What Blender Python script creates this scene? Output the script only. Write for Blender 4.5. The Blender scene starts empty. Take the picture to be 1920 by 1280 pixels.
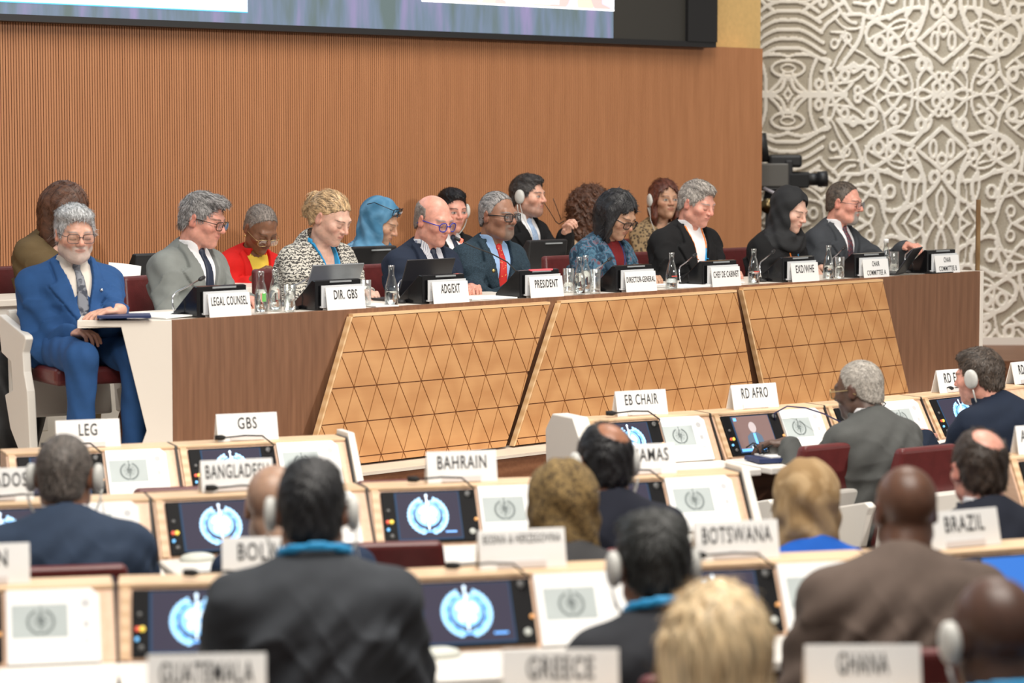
import bpy, bmesh, math, random
import numpy as np
from mathutils import Vector, Matrix, Euler
random.seed(7)
SC = bpy.context.scene
COL = SC.collection
R = math.radians

# ------------------------------------------------------------------ camera, light, exposure
F, CX, CY, HC = 4800.0, 960.0, 640.0, 2.05            # 90 mm lens, eye height above the hall floor
PT = math.atan2(378, 4800)                            # camera tilt
cam_d = bpy.data.cameras.new('camera'); cam = bpy.data.objects.new('camera', cam_d); COL.objects.link(cam)
cam_d.lens = 90; cam_d.sensor_width = 36; cam_d.clip_end = 100; cam_d.clip_start = .1
cam.location = (0, 0, HC); cam.rotation_euler = (math.pi / 2 - PT, 0, 0)
cam_d.dof.use_dof = True; cam_d.dof.focus_distance = 12.3; cam_d.dof.aperture_fstop = 2.9
SC.camera = cam
SC.view_settings.view_transform = 'Standard'; SC.view_settings.look = 'None'
SC.view_settings.gamma = 1; SC.view_settings.exposure = 0.0; SC.view_settings.use_curve_mapping = False
W = bpy.data.worlds.new('hall_ambience'); SC.world = W; W.use_nodes = True
W.node_tree.nodes['Background'].inputs[0].default_value = (1, .95, .90, 1)
W.node_tree.nodes['Background'].inputs[1].default_value = 0.34

def lamp(name, kind, loc, target, power, color=(1, .94, .86), size=1.0, angle=60, blend=.6):
    d = bpy.data.lights.new(name, kind); d.energy = power; d.color = color
    if kind == 'AREA': d.shape = 'RECTANGLE'; d.size = size; d.size_y = size
    if kind == 'SPOT': d.spot_size = R(angle); d.spot_blend = blend; d.shadow_soft_size = size
    o = bpy.data.objects.new(name, d); COL.objects.link(o); o.location = loc
    o.rotation_euler = (Vector(target) - Vector(loc)).to_track_quat('-Z', 'Y').to_euler()
    return o
lamp('ceiling_lamp', 'AREA', (0.5, 5, 6.5), (0.5, 6.2, 0), 600, size=4)
lamp('ceiling_lamp', 'AREA', (1.5, 11.5, 6.5), (0.8, 12.6, 0), 260, size=2.5)
lamp('stage_spotlight', 'SPOT', (10.5, 6.0, 4.4), (0.0, 12.6, 1.5), 2350, size=.20, angle=50)
lamp('stage_spotlight', 'SPOT', (-1.5, 4.0, 6.2), (0.4, 13, 1.4), 380, size=.3, angle=50)
lamp('wall_washer', 'SPOT', (1.5, 17.6, 4.9), (1.75, 19.2, 2.5), 330, color=(.80, .90, 1), size=.12, angle=90, blend=1)
lamp('wall_washer', 'SPOT', (3.2, 16.5, 5.6), (3.0, 19.2, 1.6), 300, color=(1, .95, .86), size=.2, angle=85, blend=1)

# ------------------------------------------------------------------ picture <-> place helpers
C0 = np.array([0, 0, HC])
def ray(px, py):
    u = (px - CX) / F; v = (CY - py) / F
    return np.array([u, math.cos(PT) + v * math.sin(PT), -math.sin(PT) + v * math.cos(PT)])
def at_y(px, py, y): r = ray(px, py); return C0 + r * (y / r[1])
def at_z(px, py, z): r = ray(px, py); return C0 + r * ((z - HC) / r[2])
TZ, DZ = 1.305, 0.62                                  # podium table top, dais floor
O = at_z(322, 600, TZ); E_ = at_z(1838, 508, TZ)
D = (E_ - O); PL = float(np.linalg.norm(D)); D = D / PL
N = np.array([D[1], -D[0], 0])                        # podium front normal, towards the hall
PA = math.degrees(math.atan2(N[0], -N[1]))            # facing angle of the podium
def pod(s, b, z): q = O + D * s - N * b; return np.array([q[0], q[1], z])
def podpix(px, py, b):
    p0 = O - N * b; r = ray(px, py)
    return C0 + r * (((p0 - C0) @ N) / (r @ N))
def pods(px, py, b): return float((podpix(px, py, b) - O) @ D)
PROT = math.atan2(D[1], D[0])                         # rotation so that local x runs along the podium, local -y to the hall
def facing(a): return np.array([math.sin(R(a)), -math.cos(R(a)), 0])

# ------------------------------------------------------------------ materials
def newmat(name):
    m = bpy.data.materials.new(name); m.use_nodes = True
    return m, m.node_tree.nodes, m.node_tree.links, m.node_tree.nodes['Principled BSDF']
def rgb(c): return (c[0], c[1], c[2], 1)
def mat(*a, **k):
    m = mat0(*a, **k); m['c'] = list(a[1]); return m
def mat0(name, c, rough=.5, metal=0, spec=.5, noise=0, nscale=40, bump=0, bscale=None, emit=None, estr=0, coat=0, stretch=(1, 1, 1), sheen=0):
    m, nd, lk, b = newmat(name)
    b.inputs['Base Color'].default_value = rgb(c); b.inputs['Roughness'].default_value = rough
    b.inputs['Metallic'].default_value = metal; b.inputs['Specular IOR Level'].default_value = spec
    b.inputs['Coat Weight'].default_value = coat; b.inputs['Sheen Weight'].default_value = sheen
    if emit: b.inputs['Emission Color'].default_value = rgb(emit); b.inputs['Emission Strength'].default_value = estr
    if noise or bump:
        tc = nd.new('ShaderNodeTexCoord'); mp = nd.new('ShaderNodeMapping'); mp.inputs['Scale'].default_value = stretch
        lk.new(tc.outputs['Object'], mp.inputs[0])
        n = nd.new('ShaderNodeTexNoise'); n.inputs['Scale'].default_value = nscale; n.inputs['Detail'].default_value = 4
        lk.new(mp.outputs[0], n.inputs['Vector'])
        if noise:
            r = nd.new('ShaderNodeValToRGB'); r.color_ramp.elements[0].position = .3; r.color_ramp.elements[1].position = .7
            r.color_ramp.elements[0].color = rgb([x * (1 - noise) for x in c]); r.color_ramp.elements[1].color = rgb([min(1, x * (1 + noise)) for x in c])
            lk.new(n.outputs[0], r.inputs[0]); lk.new(r.outputs[0], b.inputs['Base Color'])
        if bump:
            bp = nd.new('ShaderNodeBump'); bp.inputs['Strength'].default_value = bump; bp.inputs['Distance'].default_value = .004
            n2 = n
            if bscale:
                n2 = nd.new('ShaderNodeTexNoise'); n2.inputs['Scale'].default_value = bscale; lk.new(mp.outputs[0], n2.inputs['Vector'])
            lk.new(n2.outputs[0], bp.inputs['Height']); lk.new(bp.outputs[0], b.inputs['Normal'])
    return m
def wood(name, c1, c2, rot=(0, 0, 0), scale=(1, 1, 1), fig=6, dist=6, rough=.42, fine=.35):
    """grain running along the mapped z axis"""
    m, nd, lk, b = newmat(name)
    tc = nd.new('ShaderNodeTexCoord'); mp = nd.new('ShaderNodeMapping'); mp.inputs['Rotation'].default_value = rot; mp.inputs['Scale'].default_value = scale
    lk.new(tc.outputs['Object'], mp.inputs[0])
    w = nd.new('ShaderNodeTexWave'); w.wave_type = 'BANDS'; w.bands_direction = 'X'
    w.inputs['Scale'].default_value = fig; w.inputs['Distortion'].default_value = dist; w.inputs['Detail'].default_value = 2; w.inputs['Detail Scale'].default_value = .6
    lk.new(mp.outputs[0], w.inputs['Vector'])
    mp2 = nd.new('ShaderNodeMapping'); mp2.inputs['Scale'].default_value = (70, 70, 3); lk.new(mp.outputs[0], mp2.inputs[0])
    n = nd.new('ShaderNodeTexNoise'); n.inputs['Scale'].default_value = 1; n.inputs['Detail'].default_value = 4; lk.new(mp2.outputs[0], n.inputs['Vector'])
    mx = nd.new('ShaderNodeMix'); mx.inputs[0].default_value = fine; lk.new(w.outputs[1], mx.inputs[2]); lk.new(n.outputs[0], mx.inputs[3])
    r = nd.new('ShaderNodeValToRGB'); r.color_ramp.elements[0].color = rgb(c1); r.color_ramp.elements[1].color = rgb(c2)
    r.color_ramp.elements[0].position = .2; r.color_ramp.elements[1].position = .8
    lk.new(mx.outputs[0], r.inputs[0]); lk.new(r.outputs[0], b.inputs['Base Color'])
    b.inputs['Roughness'].default_value = rough
    return m
def fabric2(name, c1, c2, kind, scale, rough=.9, thr=.5, soft=.06, c3=None):
    m, nd, lk, b = newmat(name)
    tc = nd.new('ShaderNodeTexCoord')
    if kind == 'voronoi':
        t = nd.new('ShaderNodeTexVoronoi'); t.inputs['Scale'].default_value = scale; o = t.outputs['Distance']
    elif kind == 'knit':
        t = nd.new('ShaderNodeTexWave'); t.bands_direction = 'Z'; t.inputs['Scale'].default_value = scale; t.inputs['Distortion'].default_value = 9; t.inputs['Detail'].default_value = 3; t.inputs['Detail Scale'].default_value = 3.5; o = t.outputs[1]
    elif kind == 'stripe':
        t = nd.new('ShaderNodeTexWave'); t.bands_direction = 'X'; t.inputs['Scale'].default_value = scale; o = t.outputs[1]
    else:
        t = nd.new('ShaderNodeTexNoise'); t.inputs['Scale'].default_value = scale; t.inputs['Detail'].default_value = 3; t.inputs['Distortion'].default_value = 1.2; o = t.outputs[0]
    lk.new(tc.outputs['Object'], t.inputs['Vector'])
    r = nd.new('ShaderNodeValToRGB'); r.color_ramp.elements[0].color = rgb(c1); r.color_ramp.elements[1].color = rgb(c2)
    r.color_ramp.elements[0].position = thr - soft; r.color_ramp.elements[1].position = thr + soft
    if c3:
        e = r.color_ramp.elements.new(min(.98, thr + soft + .12)); e.color = rgb(c3)
    lk.new(o, r.inputs[0]); lk.new(r.outputs[0], b.inputs['Base Color']); b.inputs['Roughness'].default_value = rough
    return m
_mc = {}
def M(key, *a, **k):
    if key not in _mc: _mc[key] = mat(key, *a, **k)
    return _mc[key]
def glassmat(name, c=(1, 1, 1), rough=0, ior=1.45, mixt=.55):
    m, nd, lk, b = newmat(name)
    b.inputs['Base Color'].default_value = rgb(c); b.inputs['Roughness'].default_value = rough
    b.inputs['Transmission Weight'].default_value = 1; b.inputs['IOR'].default_value = ior
    return m

white_lam = mat('white_laminate', (.86, .83, .78), .35)
cream_lam = mat('cream_laminate', (.80, .74, .66), .4)
oak_light = wood('light_oak', (.60, .39, .22), (.76, .54, .34), rot=(0, R(90), 0), fig=9, dist=3)
oak_slope = wood('pale_oak_veneer', (.70, .44, .29), (.82, .58, .42), rot=(R(90), 0, 0), fig=9, dist=3, fine=.75)
walnut = wood('walnut_veneer', (.145, .066, .034), (.25, .122, .066), fig=5, dist=6, rough=.38, fine=.86)
riser_wood = wood('riser_walnut', (.17, .065, .028), (.29, .125, .06), rot=(0, R(90), 0), fig=6, dist=3, fine=.6)
lattice_oak = wood('oiled_oak', (.48, .228, .084), (.60, .318, .130), rot=(0, R(90), 0), scale=(1, 1, .30), fig=4.5, dist=14, rough=.4, fine=.62)
lattice_back = mat('groove_brown', (.22, .08, .025), .7)
black_pl = mat('black_gloss_plastic', (.006, .006, .007), .16, spec=.5)
black_mat = mat('black_matt_plastic', (.012, .012, .013), .5)
black_rub = mat('black_rubber', (.01, .01, .01), .8)
burg = mat('burgundy_leather', (.115, .02, .02), .38, noise=.12, nscale=30, bump=.15, bscale=220)
shell_w = mat('white_shell', (.78, .75, .69), .4)
chrome = mat('chrome', (.75, .76, .78), .18, metal=1)
steel = mat('dark_steel', (.08, .08, .085), .35, metal=1)
plate_w = mat('white_card', (.86, .86, .85), .5)
plate_foot = mat('plate_foot_strip', (.70, .65, .63), .4)
ink = mat('black_ink', (.02, .02, .022), .6)
paper = mat('paper', (.88, .88, .87), .7)
paper_g = mat('printed_grey', (.42, .47, .47), .6, noise=.12, nscale=4)
ink_g = mat('grey_ink', (.16, .19, .19), .6)
ink_lg = mat('pale_grey_ink', (.55, .55, .56), .6)
mon_black = mat('monitor_black', (.008, .008, .009), .55, spec=.12)
disp_dark = mat('display_dark', (.01, .01, .014), .5, spec=.08, emit=(.058, .050, .080), estr=1.0)
disp_frame = mat('display_edge_blue', (.01, .02, .03), .5, spec=.08, emit=(.03, .07, .15), estr=1.0)
disp_blue = mat('display_blue', (.1, .3, .7), .3, emit=(.12, .42, 1.0), estr=1.2)
disp_white = mat('display_white', (.8, .9, 1), .3, emit=(.46, .74, 1.0), estr=1.3)
led_red = mat('led_red', (.5, .05, .03), .3, emit=(1, .15, .08), estr=.8)
led_yel = mat('led_yellow', (.6, .4, .03), .3, emit=(1, .75, .12), estr=.9)
led_ora = mat('led_orange', (.6, .3, .1), .3, emit=(1, .45, .15), estr=.6)
led_cyan = mat('led_blue', (.1, .3, .6), .3, emit=(.2, .6, 1), estr=1)
grey_pl = mat('grey_plastic', (.48, .50, .47), .4)
grey_knob = mat('dim_knob', (.10, .10, .10), .4)
def thinglass(name, tint=(.97, .985, .98), gl=1.0):
    m, nd, lk, b = newmat(name); nd.remove(b); t = nd.new('ShaderNodeBsdfTransparent'); t.inputs[0].default_value = rgb(tint)
    g = nd.new('ShaderNodeBsdfGlossy'); g.inputs['Roughness'].default_value = .03; lw = nd.new('ShaderNodeLayerWeight'); lw.inputs[0].default_value = .35
    ma = nd.new('ShaderNodeMath'); ma.operation = 'MULTIPLY_ADD'; ma.inputs[1].default_value = .62 * gl; ma.inputs[2].default_value = .035 * gl; lk.new(lw.outputs['Facing'], ma.inputs[0])
    mx = nd.new('ShaderNodeMixShader'); lk.new(ma.outputs[0], mx.inputs[0]); lk.new(t.outputs[0], mx.inputs[1]); lk.new(g.outputs[0], mx.inputs[2]); lk.new(mx.outputs[0], nd['Material Output'].inputs[0])
    return m
glass = thinglass('clear_glass')
waterm = glassmat('water', (.97, .99, 1), 0, 1.33)
lensm = thinglass('lens_glass', (.97, .98, .99), .8)

# ------------------------------------------------------------------ plain mesh helpers
def link(name, me, m=None, parent=None, smooth=False, mx=None):
    o = bpy.data.objects.new(name, me); COL.objects.link(o)
    if m is not None:
        for x in (m if isinstance(m, (list, tuple)) else [m]): me.materials.append(x)
    if smooth:
        me.polygons.foreach_set('use_smooth', [True] * len(me.polygons))
    if parent is not None: o.parent = parent
    if mx is not None: o.matrix_basis = mx
    return o
class MB:
    def __init__(s): s.v = []; s.f = []; s.m = []
    def add(s, vs, fs, mi=0):
        k = len(s.v); s.v += [tuple(map(float, v)) for v in vs]; s.f += [tuple(i + k for i in f) for f in fs]; s.m += [mi] * len(fs); return s
    def box(s, lo, hi, mx=None, mi=0):
        x0, y0, z0 = lo; x1, y1, z1 = hi
        vs = [(x0, y0, z0), (x1, y0, z0), (x1, y1, z0), (x0, y1, z0), (x0, y0, z1), (x1, y0, z1), (x1, y1, z1), (x0, y1, z1)]
        if mx is not None: vs = [tuple(mx @ Vector(v)) for v in vs]
        return s.add(vs, [(0, 3, 2, 1), (4, 5, 6, 7), (0, 1, 5, 4), (1, 2, 6, 5), (2, 3, 7, 6), (3, 0, 4, 7)], mi)
    def prism(s, a, b, mi=0):
        """two matching 3-D polygons a (outer) and b; closed solid"""
        n = len(a); fs = [tuple(range(n)), tuple(range(2 * n - 1, n - 1, -1))]
        fs += [(i, i + n, (i + 1) % n + n, (i + 1) % n) for i in range(n)]
        return s.add(list(a) + list(b), fs, mi)
    def tube(s, pts, r, n=8, mi=0, cap=True, flat=1.0, closed=False):
        pts = [Vector(p) for p in pts]; m = len(pts); rs = r if isinstance(r, (list, tuple)) else [r] * m
        vs = []; up = Vector((0, 0, 1)); prev = None
        for i, p in enumerate(pts):
            if closed: t = (pts[(i + 1) % m] - pts[i - 1]).normalized()
            else: t = (pts[min(i + 1, m - 1)] - pts[max(i - 1, 0)]).normalized()
            if prev is None:
                a = t.cross(up)
                if a.length < .1: a = t.cross(Vector((1, 0, 0)))
            else: a = prev - t * prev.dot(t)
            a.normalize(); prev = a; b = t.cross(a)
            for k in range(n):
                th = 2 * math.pi * k / n; vs.append(p + (a * math.cos(th) + b * math.sin(th) * flat) * rs[i])
        fs = []
        for i in range(m if closed else m - 1):
            j = (i + 1) % m
            for k in range(n): fs.append((i * n + k, i * n + (k + 1) % n, j * n + (k + 1) % n, j * n + k))
        if cap and not closed: fs += [tuple(range(n - 1, -1, -1)), tuple((m - 1) * n + k for k in range(n))]
        return s.add(vs, fs, mi)
    def lathe(s, prof, n=20, c=(0, 0, 0), mi=0):
        vs = []; fs = []
        for r, z in prof:
            for k in range(n): th = 2 * math.pi * k / n; vs.append((c[0] + r * math.cos(th), c[1] + r * math.sin(th), c[2] + z))
        m = len(prof)
        for i in range(m - 1):
            for k in range(n): fs.append((i * n + k, i * n + (k + 1) % n, (i + 1) * n + (k + 1) % n, (i + 1) * n + k))
        fs += [tuple(range(n - 1, -1, -1)), tuple((m - 1) * n + k for k in range(n))]
        return s.add(vs, fs, mi)
    def disc(s, c, r, n=16, ax=(1, 0, 0), ay=(0, 1, 0), ry=None, mi=0):
        c = Vector(c); ax = Vector(ax); ay = Vector(ay); ry = ry or r
        return s.add([c + ax * r * math.cos(2 * math.pi * k / n) + ay * ry * math.sin(2 * math.pi * k / n) for k in range(n)], [tuple(range(n))], mi)
    def ball(s, c, r, mi=0, n=10):
        prof = [(max(1e-4, r * math.sin(math.pi * i / n)), -r * math.cos(math.pi * i / n)) for i in range(n + 1)]
        return s.lathe(prof, 12, c, mi)
    def build(s, name, m, parent=None, smooth=False, bev=0, mx=None, seg=2):
        me = bpy.data.meshes.new(name); me.from_pydata(s.v, [], s.f); me.validate(); me.update()
        o = link(name, me, m, parent, smooth, mx)
        if isinstance(m, (list, tuple)) and len(s.m) == len(me.polygons): me.polygons.foreach_set('material_index', s.m)
        if bev:
            md = o.modifiers.new('edge', 'BEVEL'); md.width = bev; md.segments = seg; md.limit_method = 'ANGLE'; md.harden_normals = False
        return o
def tag(o, label, cat, group=None):
    o['label'] = label; o['category'] = cat
    if group: o['group'] = group
    return o
def struct(o): o['kind'] = 'structure'; return o
def empty(name, loc, rz=0):
    o = bpy.data.objects.new(name, None); COL.objects.link(o); o.location = loc; o.rotation_euler = (0, 0, rz); o.empty_display_size = .05
    return o
def copy_tree(o, parent=None):
    c = o.copy(); COL.objects.link(c)
    if parent is not None: c.parent = parent
    for ch in list(o.children): copy_tree(ch, c)
    return c
def PM(s, b, z): q = pod(s, b, z); return Matrix.Translation(Vector(q)) @ Matrix.Rotation(PROT, 4, 'Z')
def text_mesh(txt, w, h, maxw=None):
    """condensed capitals as a flat mesh: width w (or natural), cap height h, centred on x, baseline at 0, in the xz plane facing -y"""
    cu = bpy.data.curves.new('txt', 'FONT'); cu.body = txt; cu.align_x = 'CENTER'; cu.size = 1; cu.resolution_u = 3; cu.space_character = 1.12
    cu.offset = .012
    o = bpy.data.objects.new('txt', cu); COL.objects.link(o)
    dg = bpy.context.evaluated_depsgraph_get(); me = bpy.data.meshes.new_from_object(o.evaluated_get(dg))
    bpy.data.objects.remove(o); bpy.data.curves.remove(cu)
    co = np.zeros(len(me.vertices) * 3); me.vertices.foreach_get('co', co); co = co.reshape(-1, 3)
    wid = co[:, 0].max() - co[:, 0].min(); cap = .70
    sx = w / wid
    co[:, 0] -= (co[:, 0].max() + co[:, 0].min()) / 2
    co2 = np.stack([co[:, 0] * sx, np.zeros(len(co)), co[:, 1] * h / cap], 1)
    me.vertices.foreach_set('co', co2.ravel()); me.update()
    return me
# ------------------------------------------------------------------ smooth bodies: signed distance fields turned into one continuous mesh
f4 = np.float32
from functools import reduce
def mxr(a): return reduce(np.maximum, a)
def rc(a, b, ra, rb):
    a = np.asarray(a, float); b = np.asarray(b, float); ab = b - a; L2 = float(ab @ ab) + 1e-12; r = max(ra, rb)
    def fn(x, y, z):
        t = np.clip(((x - a[0]) * ab[0] + (y - a[1]) * ab[1] + (z - a[2]) * ab[2]) / L2, 0, 1).astype(f4)
        dx = x - a[0] - t * ab[0]; dy = y - a[1] - t * ab[1]; dz = z - a[2] - t * ab[2]
        return np.sqrt(dx * dx + dy * dy + dz * dz) - (ra + t * (rb - ra))
    return np.minimum(a, b) - r, np.maximum(a, b) + r, fn
def el(c, r, Rm=None):
    c = np.asarray(c, float); r = np.asarray(r, float); Rm = np.eye(3) if Rm is None else np.asarray(Rm)
    e = np.sqrt(((Rm * r) ** 2).sum(1))
    A = Rm.T
    def fn(x, y, z):
        X, Y, Z = x - c[0], y - c[1], z - c[2]
        q = [A[i, 0] * X + A[i, 1] * Y + A[i, 2] * Z for i in range(3)]
        k0 = np.sqrt(sum((q[i] / r[i]) ** 2 for i in range(3))); k1 = np.sqrt(sum((q[i] / r[i] ** 2) ** 2 for i in range(3))) + 1e-9
        return k0 * (k0 - 1) / k1
    return c - e, c + e, fn
class Vol:
    def __init__(s, lo, hi, h):
        s.h = h; s.lo = np.array(lo, float); s.n = np.ceil((np.array(hi) - s.lo) / h).astype(int) + 1
        s.f = np.full(s.n, 9, f4); s.ax = [(s.lo[i] + h * np.arange(s.n[i])).astype(f4) for i in range(3)]
    def grid(s): return s.ax[0][:, None, None], s.ax[1][None, :, None], s.ax[2][None, None, :]
    def _sl(s, lo, hi, m):
        i0 = np.clip(np.floor((lo - m - s.lo) / s.h).astype(int), 0, s.n); i1 = np.clip(np.ceil((hi + m - s.lo) / s.h).astype(int) + 1, 0, s.n)
        return tuple(slice(a, b) for a, b in zip(i0, i1))
    def put(s, p, k=.01, mode='+'):
        lo, hi, fn = p; sl = s._sl(lo, hi, k + 3 * s.h)
        x = s.ax[0][sl[0]][:, None, None]; y = s.ax[1][sl[1]][None, :, None]; z = s.ax[2][sl[2]][None, None, :]
        if 0 in (x.size, y.size, z.size): return s
        d = fn(x, y, z).astype(f4); g = s.f[sl]
        if mode == '+':
            h = np.maximum(k - np.abs(g - d), 0) / k; s.f[sl] = np.minimum(g, d) - h * h * k * .25
        else:
            d = -d; h = np.maximum(k - np.abs(g - d), 0) / k; s.f[sl] = np.maximum(g, d) + h * h * k * .25
        return s
    def copy(s):
        c = Vol.__new__(Vol); c.h = s.h; c.lo = s.lo; c.n = s.n; c.ax = s.ax; c.f = s.f.copy(); return c
def nets(f, lo, h):
    f = np.pad(f, 1, constant_values=1); lo = np.asarray(lo) - h
    ins = f < 0; n = f.shape
    cs = [(i, j, k) for i in (0, 1) for j in (0, 1) for k in (0, 1)]
    cnt = sum(ins[i:n[0] - 1 + i, j:n[1] - 1 + j, k:n[2] - 1 + k].astype(np.int8) for i, j, k in cs)
    act = (cnt > 0) & (cnt < 8); idx = np.argwhere(act); vid = np.full(act.shape, -1, np.int32); vid[act] = np.arange(len(idx))
    P = np.zeros((len(idx), 3)); C = np.zeros(len(idx))
    fv = {c: f[idx[:, 0] + c[0], idx[:, 1] + c[1], idx[:, 2] + c[2]] for c in cs}
    for a in cs:
        for ax in range(3):
            if a[ax]: continue
            b = list(a); b[ax] = 1; fa, fb = fv[a], fv[tuple(b)]; m = (fa < 0) != (fb < 0)
            t = fa[m] / (fa[m] - fb[m]); q = np.tile(np.array(a, float), (m.sum(), 1)); q[:, ax] += t; P[m] += q; C[m] += 1
    V = lo + h * (idx + P / C[:, None]); Q = []
    for ax in range(3):
        a1, a2 = (ax + 1) % 3, (ax + 2) % 3
        s0 = [slice(1, -1)] * 3; s1 = list(s0); s0[ax] = slice(0, -1); s1[ax] = slice(1, None)
        A = ins[tuple(s0)]; B = ins[tuple(s1)]; e = np.argwhere(A != B); fl = A[A != B]
        base = e.copy(); base[:, a1] += 1; base[:, a2] += 1
        def g(d1, d2):
            q = base.copy(); q[:, a1] += d1; q[:, a2] += d2; return vid[q[:, 0], q[:, 1], q[:, 2]]
        q = np.stack([g(-1, -1), g(0, -1), g(0, 0), g(-1, 0)], 1); q[~fl] = q[~fl][:, ::-1]; Q.append(q)
    return V, np.concatenate(Q)
def mesh_from(name, V, Q, paint=None, col=None):
    me = bpy.data.meshes.new(name); me.vertices.add(len(V)); me.vertices.foreach_set('co', V.astype(f4).ravel())
    me.loops.add(Q.size); me.loops.foreach_set('vertex_index', Q.astype(np.int32).ravel())
    me.polygons.add(len(Q)); me.polygons.foreach_set('loop_start', np.arange(0, Q.size, 4, dtype=np.int32))
    me.update(calc_edges=True); me.validate()
    if paint is not None and len(me.polygons) == len(Q):
        me.polygons.foreach_set('material_index', paint(V[Q].mean(1)).astype(np.int32))
    if col is not None:
        at = me.attributes.new('pigment', 'FLOAT_COLOR', 'POINT'); cc = np.ones((len(V), 4), f4); cc[:, :3] = col(V); at.data.foreach_set('color', cc.ravel())
    me.polygons.foreach_set('use_smooth', [True] * len(me.polygons)); return me
def vol_mesh(name, vol, m, parent=None, mx=None, f=None, paint=None, col=None):
    V, Q = nets(vol.f if f is None else f, vol.lo, vol.h)
    if len(Q) == 0: return None
    return link(name, mesh_from(name, V, Q, paint, col), m, parent, False, mx)

def rotm(yaw=0, pitch=0, roll=0):
    """yaw to the person's left, pitch = nodding down, roll"""
    return np.array(Matrix.Rotation(R(yaw), 3, 'Z') @ Matrix.Rotation(R(-pitch), 3, 'X') @ Matrix.Rotation(R(roll), 3, 'Y'))
def lerp(a, b, t): return np.asarray(a) * (1 - t) + np.asarray(b) * t
def interp_fn(xs, ys): return lambda v: np.interp(v, xs, ys).astype(f4)

# head in its own frame: +y is the face, +z the crown, eyes at z = 0, metres
def head_prims(fem=False, beard=False, jaw=1.0):
    j = .9 if fem else jaw
    P = [(el((0, -.015, .03), (.076, .096, .088)), .01), (el((0, .022, -.025), (.063, .069, .082)), .03),
         (rc((.042 * j, .005, -.062), (0, .064, -.095), .030, .019), .02), (rc((-.042 * j, .005, -.062), (0, .064, -.095), .030, .019), .02),
         (rc((-.034, .079, .021), (.034, .079, .021), .013, .013), .018), (el((.043, .058, -.02), (.024, .027, .022)), .02), (el((-.043, .058, -.02), (.024, .027, .022)), .02),
         (el((0, .072, -.058), (.03, .022, .028)), .02), (el((0, .076, -.093), (.017, .016, .014)), .015)]
    S = [(el((sx * .032, .099, -.001), (.021, .013, .011)), .012) for sx in (1, -1)]
    P2 = [(el((sx * .032, .0785, -.001), (.0165, .0125, .0125)), .004) for sx in (1, -1)]
    P2 += [(rc((0, .088, .014), (0, .110, -.024), .0075, .0115), .012), (el((.012, .098, -.028), (.009, .011, .008)), .006), (el((-.012, .098, -.028), (.009, .011, .008)), .006),
           (el((0, .0905, -.051), (.022, .009, .0055)), .004), (el((0, .089, -.061), (.020, .009, .0065)), .004)]
    for sx in (1, -1):
        Re = np.array(Euler((R(-12), 0, R(-sx * 22))).to_matrix())
        P2 += [(el((sx * .079, -.012, -.006), (.007, .019, .032), Re), .006), (el((sx * .076, -.004, -.02), (.008, .012, .016), Re), .006)]
    S2 = [(el((sx * .088, -.006, -.003), (.006, .010, .017)), .006) for sx in (1, -1)]
    return P, S, P2, S2
def xf(p, Rm, t, s=1.0):
    """move a primitive made in the head frame into the body frame"""
    lo, hi, fn = p; Rm = np.asarray(Rm); t = np.asarray(t)
    cs = np.array([[(lo, hi)[i][0], (lo, hi)[j][1], (lo, hi)[k][2]] for i in (0, 1) for j in (0, 1) for k in (0, 1)]) * s
    w = cs @ Rm.T + t
    def g(x, y, z):
        X, Y, Z = x - t[0], y - t[1], z - t[2]
        q = [(Rm[0, i] * X + Rm[1, i] * Y + Rm[2, i] * Z) / s for i in range(3)]
        return fn(*q) * s
    return w.min(0), w.max(0), g

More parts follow.
